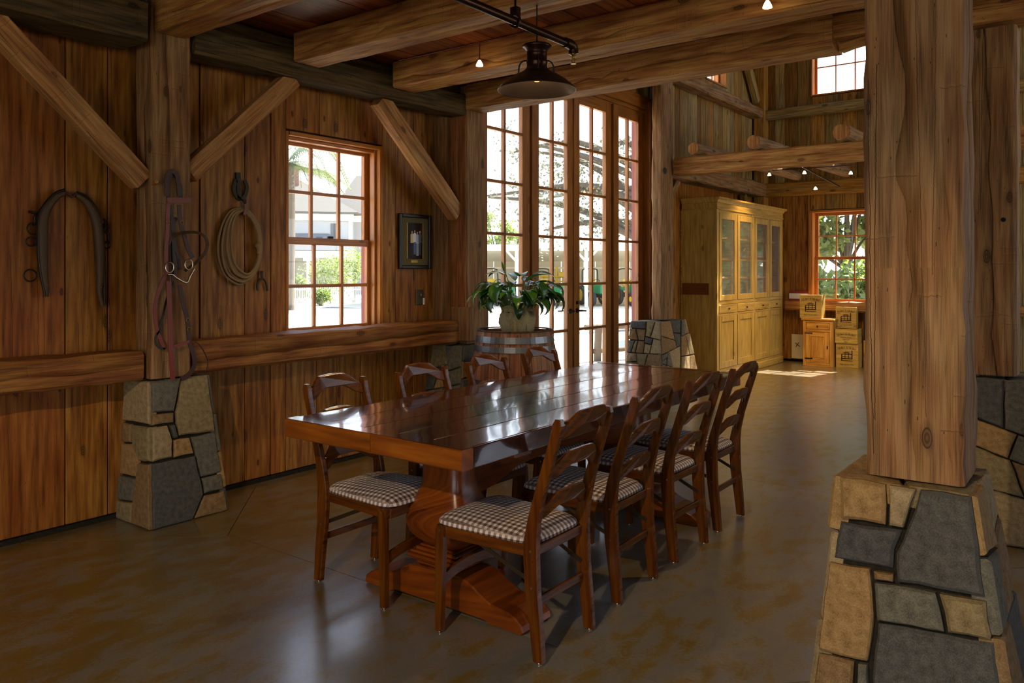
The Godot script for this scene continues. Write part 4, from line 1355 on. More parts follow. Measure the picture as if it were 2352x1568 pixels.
# ---------------------------------------------------------------- lamps
func lamps() -> void:
	for e in [[2.367, 3.45, "dark metal pendant lamp hanging over the table", 0.12, 0.0], [4.0, -1.2, "dark metal pendant lamp behind the viewer", 7.5, 0.24]]:
		var x: float = e[0]
		var a: float = e[1]
		var up: float = e[4]
		var o := thing("pendant_lamp", e[2], "lamp", W(x, 2.47 + up, a), "metal pendant lamps")
		var k := 0.85
		var scaled := func(l: Array) -> Array: return l.map(func(q): return [q[0] * k, q[1] * k])
		var s := Sh.new()
		s.tube(PackedVector3Array([W(x, 2.715 + up, a), W(x, 3.118, a)]), 0.004, 8)
		s.lathe(W(x, 2.712 + up, a), [[0.016, 0.0], [0.007, 0.018], [0.004, 0.026]], 12)
		put("cord", s, M.black, o)
		s = Sh.new()
		s.lathe(W(x, 2.47 + up, a), scaled.call([[0.0, 0.287], [0.05, 0.285], [0.085, 0.28], [0.094, 0.272], [0.09, 0.262], [0.075, 0.25], [0.066, 0.235], [0.064, 0.228], [0.066, 0.222], [0.064, 0.216], [0.064, 0.178], [0.067, 0.172], [0.067, 0.165], [0.064, 0.16], [0.065, 0.14]]), 32, 0)
		put("neck", s, M.bronze, o)
		s = Sh.new()
		s.lathe(W(x, 2.47 + up, a), scaled.call([[0.065, 0.14], [0.072, 0.126], [0.10, 0.104], [0.14, 0.085], [0.19, 0.052], [0.235, 0.014], [0.247, 0.0], [0.249, -0.004], [0.247, -0.006], [0.244, -0.003], [0.232, 0.009], [0.188, 0.046], [0.138, 0.078], [0.098, 0.097], [0.068, 0.12], [0.06, 0.135]]), 48, 0)
		put("shade", s, M.lamp_metal, o)
		for g in 3:
			var d := Vector3(cos(TAU * g / 3 + 0.9), 0, sin(TAU * g / 3 + 0.9))
			s = Sh.new()
			s.tube(curve([W(x, 2.632 + up, a) + d * 0.054, W(x, 2.632 + up, a) + d * 0.085, W(x, 2.61 + up, a) + d * 0.106, W(x, 2.555 + up, a) + d * 0.112]), 0.0045, 8)
			put("bracket", s, M.black, o)
		s = Sh.new()
		s.lathe(W(x, 2.51 + up, a), [[0.0, 0.0], [0.012, 0.003], [0.019, 0.012], [0.02, 0.022], [0.014, 0.04], [0.010, 0.07]], 16)
		put("bulb", s, M.bulb, o)
		var l := OmniLight3D.new()
		l.name = "glow"
		l.light_color = Color(1.0, 0.88, 0.70)
		l.light_energy = e[3]
		l.light_size = 0.015
		l.omni_range = 20.0
		l.omni_attenuation = 2.0
		l.shadow_enabled = true
		o.add_child(l)
		l.position = W(x, 2.528 + up, a) - org(o)
	# sprinkler pipe
	var p := thing("sprinkler_pipe", "brown sprinkler pipe with elbow and hanger below the ceiling", "pipe", W(2.436, 2.75, 3.65))
	var s := Sh.new()
	s.tube(PackedVector3Array([W(2.436, 2.75, -4.3), W(2.436, 2.75, 3.65)]), 0.0215, 14)
	put("pipe", s, M.bronze, p)
	s = Sh.new()
	s.tube(curve([W(2.436, 2.75, 3.62), W(2.436, 2.75, 3.675), W(2.436, 2.735, 3.70), W(2.436, 2.705, 3.705)]), 0.028, 14)
	put("elbow", s, M.bronze, p)
	s = Sh.new()
	s.lathe(W(2.436, 2.65, 3.705), [[0.02, 0.055], [0.022, 0.05], [0.012, 0.045], [0.01, 0.03]], 12)
	s.ring(W(2.436, 2.668, 3.705), Vector3.BACK, 0.012, 0.003, 14, 6, 1.0)
	s.lathe(W(2.436, 2.65, 3.705), [[0.016, 0.0], [0.016, 0.003], [0.004, 0.004]], 12)
	put("sprinkler_head", s, M.brass, p)
	for a in [3.165, 1.0, -1.2]:
		s = Sh.new()
		s.tube(PackedVector3Array([W(2.436, 2.80, a), W(2.436, 3.115, a)]), 0.006, 8)
		s.ring(W(2.436, 2.75, a), Vector3.FORWARD, 0.03, 0.006, 18, 6)
		s.box(W(2.414, 2.775, a - 0.012), W(2.458, 2.82, a + 0.012), 0.003)
		put("hanger", s, M.bronze, p)
	# halogen spots on their wire
	var wires := thing("spot_wire", "thin red wire along the ceiling beam carrying halogen spots", "wire", W(2.4, 3.05, 4.17))
	s = Sh.new()
	s.tube(PackedVector3Array([W(0.6, 3.06, 4.17), W(6.0, 3.06, 4.17)]), 0.0025, 6)
	put("wire", s, M.leather_red, wires)
	var spots := [[1.38, 2.90, 4.17, "small halogen spot against the ceiling beam before the window", 1.0], [3.36, 2.90, 4.17, "small halogen spot high beside the centre post", 1.0], [0.96, 2.86, 11.2, "tiny halogen spot nearest the wall above the cabinet", 1.6], [1.6, 2.79, 10.7, "tiny halogen spot half behind the loft beam", 1.6], [2.06, 2.80, 11.2, "tiny halogen spot beside the centre post above the crates", 1.6], [1.60, 2.62, 11.2, "lowest tiny halogen spot before the far plate", 1.6]]
	for q in spots:
		var o := thing("halogen_spot", q[3], "lamp", W(q[0], q[1], q[2]), "halogen spots")
		s = Sh.new()
		s.tube(PackedVector3Array([W(q[0], q[1] + 0.05, q[2]), W(q[0], 3.06 if q[2] < 6 else (2.875 if q[2] < 11 else 2.925), q[2])]), 0.004, 8)
		s.lathe(W(q[0], q[1] + 0.036, q[2]), [[0.007, 0.0], [0.010, 0.01], [0.006, 0.02]], 10)
		put("stem", s, M.leather_red, o)
		s = Sh.new()
		s.lathe(W(q[0], q[1], q[2]), [[0.025, 0.0], [0.022, 0.012], [0.014, 0.028], [0.008, 0.038]], 16, 3)
		put("lamp_bulb", s, M.halogen, o)
		var l := SpotLight3D.new()
		l.name = "beam"
		l.light_color = Color(1.0, 0.84, 0.6)
		l.light_energy = q[4] * 1.6
		l.spot_angle = 60.0
		l.spot_range = 20.0
		l.spot_attenuation = 2.0
		l.light_size = 0.02
		l.shadow_enabled = true
		o.add_child(l)
		l.position = Vector3(0, -0.012, 0)
		l.rotation_degrees.x = -90.0
	var rail := thing("spot_rail", "dark track rail below the log poles", "rail", W(1.5, 2.8, 11.2))
	s = Sh.new()
	s.tube(PackedVector3Array([W(1.0, 2.93, 11.2), W(2.1, 2.92, 11.2)]), 0.006, 8)
	s.tube(PackedVector3Array([W(1.6, 2.92, 9.8), W(1.6, 2.77, 12.4)]), 0.012, 8)
	put("track", s, M.bronze, rail)


# ---------------------------------------------------------------- things on the window wall
func wall_things() -> void:
	var o := thing("horse_hames", "pair of brown leather and iron horse hames hung on the boards", "hames", W(0.03, 1.3, 2.1))
	var lp := onwall([[2.061, 1.946], [2.022, 1.926], [1.986, 1.884], [1.956, 1.829], [1.945, 1.766], [1.945, 1.689], [1.945, 1.607], [1.947, 1.535], [1.954, 1.463], [1.963, 1.390], [1.961, 1.356]], 0.04)
	var rp := onwall([[2.125, 1.941], [2.164, 1.919], [2.202, 1.879], [2.230, 1.825], [2.247, 1.760], [2.254, 1.689], [2.259, 1.613], [2.262, 1.527], [2.262, 1.435], [2.259, 1.374], [2.277, 1.292]], 0.04)
	for e in [[lp, onwall([[2.057, 1.964], [2.008, 1.940], [1.963, 1.888], [1.934, 1.838], [1.923, 1.775], [1.920, 1.688], [1.920, 1.607], [1.927, 1.530], [1.936, 1.458], [1.949, 1.390], [1.952, 1.356]], 0.05)], [rp, onwall([[2.125, 1.956], [2.178, 1.935], [2.222, 1.888], [2.250, 1.83], [2.268, 1.765], [2.276, 1.69], [2.281, 1.613], [2.284, 1.527], [2.284, 1.435], [2.281, 1.374], [2.288, 1.30]], 0.05)]]:
		var pts := curve(e[0], 4)
		var rad := PackedFloat32Array()
		for i in pts.size():
			var k := float(i) / (pts.size() - 1)
			rad.append(0.014 + 0.016 * sin(PI * clampf(k * 1.05, 0, 1)))
		var s := Sh.new()
		s.tube(pts, rad, 10, roff())
		put("hame", s, M.leather_olive, o)
		s = Sh.new()
		s.tube(curve(e[1], 4), 0.007, 8)
		put("iron_rim", s, M.iron, o)
		s = Sh.new()
		for i in range(4, pts.size() - 3, 5):
			s.lathe(pts[i] + Vector3(0.022, 0, 0), [[0.0, -0.004], [0.004, 0.0], [0.0, 0.004]], 8)
		put("stud", s, M.brass, o)
	var s := Sh.new()
	s.tube(curve(onwall([[2.06, 1.955], [2.085, 1.935], [2.10, 1.928], [2.125, 1.95]], 0.05)), 0.008, 8)
	put("top_strap", s, M.leather, o)
	for q in [[1.903, 1.735, 0.032], [1.890, 1.663, 0.024], [1.887, 1.475, 0.033], [2.297, 1.762, 0.02], [2.307, 1.655, 0.02]]:
		s = Sh.new()
		s.ring(W(0.03, q[1], q[0]), Vector3.RIGHT, q[2], 0.0045)
		put("iron_ring", s, M.iron, o)
	s = Sh.new()
	s.tube(curve(onwall([[1.878, 1.828], [1.90, 1.825], [1.918, 1.82], [1.908, 1.80], [1.912, 1.77], [1.90, 1.755]], 0.03)), 0.007, 7)
	s.tube(curve(onwall([[2.285, 1.81], [2.30, 1.79], [2.292, 1.74], [2.315, 1.72], [2.318, 1.68], [2.30, 1.67]], 0.03)), 0.006, 7)
	put("iron_link", s, M.iron, o)

	o = thing("horse_bridle", "leather bridle with bit rings hanging on the hewn post", "bridle", W(0.36, 0.86, 2.55))
	var X := Vector3(1, 0, 0)
	for e in [["crownpiece", "leather", 0.013, 0.372, [[2.490, 1.941], [2.488, 2.018], [2.495, 2.065], [2.524, 2.091], [2.551, 2.075], [2.563, 2.024], [2.570, 1.947]]],
		["crownpiece", "leather_black", 0.011, 0.362, [[2.505, 1.935], [2.503, 2.01], [2.512, 2.05], [2.530, 2.075], [2.560, 2.055], [2.580, 2.01], [2.585, 1.94]]],
		["browband", "leather_red", 0.016, 0.40, [[2.477, 1.915], [2.533, 1.917], [2.588, 1.922], [2.630, 1.930]]],
		["cheek_strap", "leather_red", 0.012, 0.385, [[2.492, 1.899], [2.488, 1.805], [2.486, 1.720], [2.479, 1.635], [2.477, 1.551], [2.484, 1.483]]],
		["cheek_strap", "leather", 0.013, 0.385, [[2.560, 1.895], [2.570, 1.788], [2.597, 1.703], [2.621, 1.626], [2.649, 1.578]]],
		["throat_strap", "leather_black", 0.009, 0.375, [[2.510, 1.892], [2.524, 1.765], [2.533, 1.594], [2.542, 1.483]]], ["throat_strap", "leather_black", 0.009, 0.37, [[2.551, 1.817], [2.535, 1.774], [2.538, 1.680], [2.565, 1.573], [2.574, 1.508]]],
		["throat_strap", "leather", 0.008, 0.365, [[2.515, 1.70], [2.52, 1.60], [2.528, 1.50], [2.535, 1.40]]],
		["rein", "leather_red", 0.011, 0.38, [[2.476, 1.476], [2.443, 1.399], [2.419, 1.327], [2.412, 1.251], [2.424, 1.169], [2.447, 1.099], [2.476, 1.043]]],
		["rein", "leather_red", 0.015, 0.395, [[2.490, 1.439], [2.495, 1.274], [2.498, 1.210], [2.500, 1.073], [2.510, 0.934], [2.515, 0.856]]],
		["rein", "leather", 0.014, 0.385, [[2.564, 1.415], [2.588, 1.299], [2.613, 1.209], [2.623, 1.111], [2.629, 1.063], [2.654, 0.991], [2.659, 0.929], [2.623, 0.877], [2.573, 0.855]]],
		["rein", "leather_black", 0.006, 0.375, [[2.534, 1.425], [2.490, 1.339], [2.466, 1.239], [2.443, 1.145], [2.476, 1.061]]],
		["cross_strap", "leather_red", 0.009, 0.40, [[2.519, 1.053], [2.569, 1.065], [2.618, 1.078]]], ["cross_strap", "leather_black", 0.006, 0.38, [[2.452, 1.158], [2.421, 1.124], [2.419, 1.079], [2.443, 1.050], [2.476, 1.043]]]]:
		s = Sh.new()
		s.tube(curve(onwall(e[4], e[3]), 5), float(e[2]), 4, roff(), X, 0.004)
		put(e[0], s, M[e[1]], o)
	# noseband stands out from the post as a hoop
	s = Sh.new()
	var nb := [[2.497, 1.657, 0.38], [2.510, 1.692, 0.39], [2.542, 1.718, 0.41], [2.593, 1.731, 0.43], [2.658, 1.727, 0.44], [2.701, 1.698, 0.44], [2.716, 1.650, 0.43], [2.706, 1.601, 0.41], [2.658, 1.543, 0.39], [2.602, 1.500, 0.375]]
	s.tube(curve(nb.map(func(q): return W(q[2], q[1], q[0])), 5), 0.010, 4, roff(), Vector3(0.6, 0.6, 0.3).normalized(), 0.004)
	put("noseband", s, M.leather_olive, o)
	for q in [[2.481, 1.521, 0.42], [2.602, 1.539, 0.42]]:
		s = Sh.new()
		s.ring(W(q[2], q[1], q[0]), Vector3(0.9, 0, 0.3).normalized(), 0.03, 0.004, 22, 7, 0.75)
		put("bit_ring", s, M.nickel, o)
	s = Sh.new()
	s.tube(curve(onwall([[2.466, 1.478], [2.495, 1.478], [2.524, 1.457], [2.583, 1.431], [2.608, 1.471], [2.634, 1.513]], 0.425)), 0.006, 8)
	put("mouthpiece", s, M.nickel, o)
	s = Sh.new()
	for q in [[2.488, 1.79, 0.39], [2.575, 1.79, 0.39], [2.613, 1.205, 0.39], [2.62, 1.15, 0.39]]:
		s.ring(W(q[2], q[1], q[0]), X, 0.011, 0.002, 14, 6)
	put("buckle", s, M.brass, o)
	s = Sh.new()
	s.tube(curve(onwall([[2.674, 1.069], [2.705, 1.044], [2.742, 0.983], [2.758, 0.934], [2.742, 0.879], [2.695, 0.868], [2.644, 0.870]], 0.37)), 0.003, 6)
	put("cord", s, M.leather_black, o)

	o = thing("lariat_rope", "coiled tan lariat rope hanging from the horseshoe hook", "rope", W(0.04, 1.4, 3.22))
	var oo := [[3.224, 1.933], [3.147, 1.913], [3.094, 1.846], [3.061, 1.763], [3.045, 1.659], [3.055, 1.555], [3.100, 1.468], [3.193, 1.409], [3.261, 1.426], [3.330, 1.491], [3.376, 1.606], [3.383, 1.709], [3.362, 1.812], [3.316, 1.882], [3.247, 1.931], [3.224, 1.933]]
	var ii := [[3.224, 1.912], [3.170, 1.885], [3.143, 1.825], [3.130, 1.743], [3.133, 1.649], [3.160, 1.556], [3.205, 1.500], [3.250, 1.480], [3.295, 1.500], [3.335, 1.56], [3.351, 1.636], [3.351, 1.727], [3.327, 1.810], [3.289, 1.874], [3.247, 1.902], [3.224, 1.912]]
	for k in 6:
		var f := k / 5.0
		var pts := []
		for i in oo.size():
			var e := [lerpf(oo[i][0], ii[i][0], f) + rnd(-0.004, 0.004), lerpf(oo[i][1], ii[i][1], f) + rnd(-0.004, 0.004)]
			pts.append(W(0.032 + 0.014 * (k % 2) + (0.006 if k > 2 else 0.0), e[1], e[0]))
		pts[-1] = pts[0]
		s = Sh.new()
		s.tube(curve(pts, 4), 0.0085, 8)
		put("coil", s, M.rope, o)
	s = Sh.new()
	s.tube(curve(onwall([[3.325, 1.69], [3.338, 1.675], [3.345, 1.65], [3.335, 1.62]], 0.062), 4), PackedFloat32Array([0.012, 0.018, 0.02, 0.02, 0.018, 0.018, 0.02, 0.02, 0.018, 0.016, 0.014, 0.013, 0.01]), 10)
	put("honda_knot", s, M.rope, o)
	s = Sh.new()
	s.tube(curve(onwall([[3.225, 1.99], [3.235, 1.95], [3.232, 1.91], [3.222, 1.885]], 0.066), 4), 0.011, 4, roff(), X, 0.004)
	put("leather_tie", s, M.leather_red, o)
	s = Sh.new()
	s.tube(curve(onwall([[3.10, 1.47], [3.112, 1.43], [3.112, 1.385]], 0.04), 4), 0.0035, 6)
	put("loose_end", s, M.rope, o)

	o = thing("horseshoe_hook", "rusty horseshoe hook holding the coiled rope", "hook", W(0.01, 1.98, 3.22))
	s = Sh.new()
	s.tube(curve(onwall([[3.190, 2.128], [3.172, 2.074], [3.183, 2.028], [3.220, 1.995], [3.258, 2.021], [3.276, 2.080], [3.258, 2.128]], 0.018), 5), 0.013, 4, roff(), X, 0.012)
	put("horseshoe", s, M.old_iron, o)
	s = Sh.new()
	s.tube(curve(onwall([[3.205, 2.178], [3.208, 2.12], [3.211, 2.05], [3.215, 2.0]], 0.014), 5), 0.017, 4, roff(), X, 0.02)
	put("hook_plate", s, M.old_iron, o)
	s = Sh.new()
	s.tube(curve([W(0.01, 2.0, 3.222), W(0.05, 1.985, 3.222), W(0.075, 1.965, 3.224), W(0.08, 1.99, 3.224)], 5), 0.006, 8)
	put("hook", s, M.old_iron, o)
	o = thing("iron_spur", "small rusty iron spur below the coiled rope", "spur", W(0.01, 1.36, 3.4))
	s = Sh.new()
	s.tube(curve(onwall([[3.362, 1.362], [3.358, 1.40], [3.372, 1.432], [3.396, 1.445], [3.420, 1.432], [3.436, 1.40], [3.442, 1.358]], 0.02), 5), 0.008, 7)
	put("heel_band", s, M.old_iron, o)
	s = Sh.new()
	s.tube(PackedVector3Array(onwall([[3.396, 1.445], [3.394, 1.475], [3.395, 1.50]], 0.022)), PackedFloat32Array([0.008, 0.009, 0.011]), 8)
	put("shank", s, M.old_iron, o)

	# framed photograph
	o = thing("framed_photograph", "black framed photograph of four people with wide olive mat", "picture", W(0.0, 1.52, 4.95))
	for q in [[4.755, 4.787, 1.518, 1.99], [5.118, 5.15, 1.518, 1.99]]:
		bx("frame_side", W(0.004, q[2], q[0]), W(0.032, q[3], q[1]), M.frame_black, o, 0.007)
	for q in [[1.518, 1.55], [1.958, 1.99]]:
		bx("frame_side", W(0.004, q[0], 4.787), W(0.032, q[1], 5.118), M.frame_black, o, 0.007)
	bx("mat_board", W(0.006, 1.55, 4.787), W(0.014, 1.958, 5.118), M.matboard, o)
	for q in [[4.852, 4.86], [5.048, 5.056]]:
		bx("fillet", W(0.014, 1.605, q[0]), W(0.019, 1.915, q[1]), M.brass, o, 0.002)
	var im := Image.create(96, 150, false, Image.FORMAT_RGB8)
	im.fill(C(26, 18, 16))
	im.fill_rect(Rect2i(80, 0, 16, 60), C(60, 26, 18))
	for f in [[28, 52, C(210, 186, 130), C(30, 28, 32)], [45, 48, C(214, 216, 220), C(88, 104, 140)], [62, 54, C(168, 176, 184), C(140, 146, 150)], [78, 50, C(84, 90, 98), C(60, 66, 80)]]:
		for y in 150:
			for x in 96:
				var d := Vector2(x - f[0], y - f[1])
				if Vector2(d.x, (d.y + 14) * 0.8).length() < 5.0:
					im.set_pixel(x, y, C(190, 140, 112) if d.y > -18 else C(90, 66, 50))
				elif d.y > -8 and d.y < 32 and absf(d.x) < 10.0 - 1.5 * maxf(0, -d.y - 3):
					im.set_pixel(x, y, f[2])
				elif d.y >= 32 and d.y < 84 and absf(d.x) < 8.0:
					im.set_pixel(x, y, f[3])
	var ph := tex("photo_print", ImageTexture.create_from_image(im), null, 0, 0.25, 1, 1)
	s = Sh.new()
	var a0 := 4.86
	var a1 := 5.048
	s.tri(W(0.016, 1.605, a0), W(0.016, 1.915, a1), W(0.016, 1.605, a1), Vector2(0, 1), Vector2(1, 0), Vector2(1, 1), -1)
	s.tri(W(0.016, 1.605, a0), W(0.016, 1.915, a0), W(0.016, 1.915, a1), Vector2(0, 1), Vector2(0, 0), Vector2(1, 0), -1)
	put("photograph", s, ph, o)
	bx("name_plate", W(0.014, 1.572, 4.905), W(0.0165, 1.592, 4.985), M.brass, o)
	o = thing("light_switch", "steel wall switch plate with a white tag beside the rail", "switch", W(0.0, 1.2, 5.02))
	bx("plate", W(0.004, 1.205, 4.975), W(0.012, 1.335, 5.065), M.bar_steel, o, 0.003)
	s = Sh.new()
	s.tube(PackedVector3Array([W(0.01, 1.29, 5.02), W(0.022, 1.292, 5.02)]), 0.012, 14)
	put("key_switch", s, M.nickel, o)
	bx("tag", W(0.014, 1.205, 5.052), W(0.02, 1.262, 5.068), M.label_card, o)


# ---------------------------------------------------------------- barrel and plant
func barrel() -> void:
	var bx_ := 0.97
	var ba := 5.12
	var H := 1.02
	var o := thing("wine_barrel", "oak wine barrel standing on end with steel hoops", "barrel", W(bx_, 0, ba))
	var prof := func(y: float) -> float: return 0.30 + 0.052 * (1.0 - pow(y / H * 2.0 - 1.0, 2.0))
	var n := 24
	for k in n:
		var g0 := TAU * k / n + 0.006
		var g1 := TAU * (k + 1) / n - 0.006
		var rings := []
		for i in 11:
			var y := 0.002 + (H - 0.004) * i / 10.0
			var r: float = prof.call(y)
			var ring := PackedVector3Array()
			for q in [[r, g0], [r + 0.002, (g0 + g1) / 2], [r, g1], [r - 0.028, g1], [r - 0.028, g0]]:
				ring.append(W(bx_, y, ba) + Vector3(cos(q[1]), 0, sin(q[1])) * q[0])
			rings.append(ring)
		var s := Sh.new()
		s.loft(rings, -1, 3, roff())
		put("stave", s, M["stave_%d" % (R.randi() % 3)], o)
	for q in [[0.935, 0.985], [0.865, 0.91], [0.60, 0.645], [0.37, 0.415], [0.11, 0.155], [0.03, 0.08]]:
		var s := Sh.new()
		var r0: float = prof.call(q[0])
		var r1: float = prof.call(q[1])
		s.lathe(W(bx_, 0, ba), [[r0 + 0.001, q[0]], [r0 + 0.006, q[0]], [r1 + 0.006, q[1]], [r1 + 0.001, q[1]]], 48, 0, -1)
		put("hoop", s, M.hoop, o)
	for k in 9:
		var x0 := -0.27 + 0.06 * k
		var hw := sqrt(0.272 * 0.272 - pow(clampf(x0 + 0.03, -0.26, 0.26), 2.0)) - 0.01
		bx("head_board", W(bx_ + x0 + 0.001, 0.955, ba - hw), W(bx_ + x0 + 0.059, 0.975, ba + hw), M.post_grey, o, 0.002)
	var s := Sh.new()
	s.lathe(W(bx_, H, ba), [[0.302, 0.0], [0.308, 0.006], [0.300, 0.012], [0.285, 0.010], [0.278, 0.002]], 48, 0)
	put("chime_rim", s, M.tie, o)
	# pot wrapped in cloth
	var px := bx_ + 0.005
	var pa := ba + 0.03
	var p := thing("cloth_wrapped_pot", "plant pot wrapped in gathered beige cloth on the barrel", "pot", W(px, 0.976, pa))
	s = Sh.new()
	var rings := []
	for q in [[0.105, 0.0], [0.118, 0.012], [0.132, 0.05], [0.145, 0.10], [0.148, 0.14], [0.138, 0.175], [0.120, 0.196], [0.112, 0.205], [0.120, 0.222], [0.128, 0.236], [0.118, 0.236], [0.104, 0.205]]:
		var r := PackedVector3Array()
		for j in 48:
			var an := TAU * j / 48
			var fold := 0.006 * sin(an * 7.0 + q[1] * 30.0) + 0.004 * sin(an * 13.0 - q[1] * 50.0)
			if q[1] > 0.19:
				fold *= 2.0
			r.append(W(px, 0.977 + q[1] + (0.012 * sin(an * 5.0) if q[1] > 0.2 else 0.0), pa) + Vector3(cos(an), 0, sin(an)) * (q[0] + fold))
		rings.append(r)
	s.loft(rings, 1, 1)
	put("cloth", s, M.burlap, p)
	s = Sh.new()
	s.lathe(W(px, 1.15, pa), [[0.0, 0.0], [0.118, 0.0], [0.118, 0.02], [0.0, 0.024]], 20)
	put("soil", s, M.soil, p)
	s = Sh.new()
	s.tube(curve([W(px + 0.10, 1.185, pa - 0.075), W(px + 0.125, 1.12, pa - 0.07), W(px + 0.13, 1.05, pa - 0.05), W(px + 0.115, 1.0, pa - 0.03)]), 0.004, 6)
	put("drawstring", s, M.burlap, p)
	# peace lily
	var pl := thing("peace_lily", "leafy green peace lily with one bud in the cloth-wrapped pot", "plant", W(px, 1.17, pa))
	var g := RandomNumberGenerator.new()
	g.seed = 7
	var right := Vector3(0.8, 0, -0.6)
	var deep := Vector3(-0.6, 0, -0.8)
	for k in 76:
		var an := TAU * k * 0.382 + g.randf_range(-0.2, 0.2)
		var reach := g.randf_range(0.10, 0.30) if k > 8 else g.randf_range(0.02, 0.10)
		var up := g.randf_range(0.06, 0.22) if k > 8 else g.randf_range(0.20, 0.30)
		var dir := right * cos(an) * 1.12 + deep * sin(an) * 0.75
		var at := W(px, 1.17, pa) + dir * 0.05
		var knee := at + dir * reach * 0.65 + Vector3(0, up, 0)
		var st := Sh.new()
		st.tube(curve([at, at.lerp(knee, 0.5) + Vector3(0, up * 0.16, 0), knee], 4), 0.0028, 5)
		put("leaf_stalk", st, M.stalk, pl)
		var L := g.randf_range(0.16, 0.25)
		var wide := g.randf_range(0.032, 0.056)
		var fall := g.randf_range(0.5, 1.5) if k > 8 else g.randf_range(0.1, 0.7)
		var side := dir.cross(Vector3.UP).normalized()
		var lf := Sh.new()
		var prev := []
		var pos := knee
		var pitch := 0.55 - 0.2 * fall
		for i in 8:
			var f := i / 7.0
			var w := wide * sin(PI * pow(f, 0.7)) + 0.0008
			var fw := (dir.normalized() * cos(pitch) + Vector3(0, sin(pitch), 0)).normalized()
			var un := side.cross(fw).normalized()
			var row := [pos - side * w + un * w * 0.35, pos, pos + side * w + un * w * 0.35]
			if i > 0:
				for j in 2:
					lf.tri(prev[j], row[j], row[j + 1], Vector2.ZERO, Vector2.UP, Vector2.ONE, 1)
					lf.tri(prev[j], row[j + 1], prev[j + 1], Vector2.ZERO, Vector2.ONE, Vector2.RIGHT, 1)
			prev = row
			pos += fw * L / 7.0
			pitch -= fall * 0.34
		put("leaf", lf, M["leaf_%d" % (g.randi() % 4)], pl)
	var b := Sh.new()
	b.tube(curve([W(px, 1.18, pa), W(px, 1.36, pa) - right * 0.05, W(px, 1.50, pa) - right * 0.11]), 0.003, 6)
	put("bud_stalk", b, M.stalk, pl)
	b = Sh.new()
	b.tube(curve([W(px, 1.50, pa) - right * 0.11, W(px, 1.54, pa) - right * 0.118, W(px, 1.58, pa) - right * 0.13], 3), PackedFloat32Array([0.003, 0.007, 0.010, 0.012, 0.009, 0.005, 0.001]), 8)
	put("bud", b, M.leaf_3, pl)


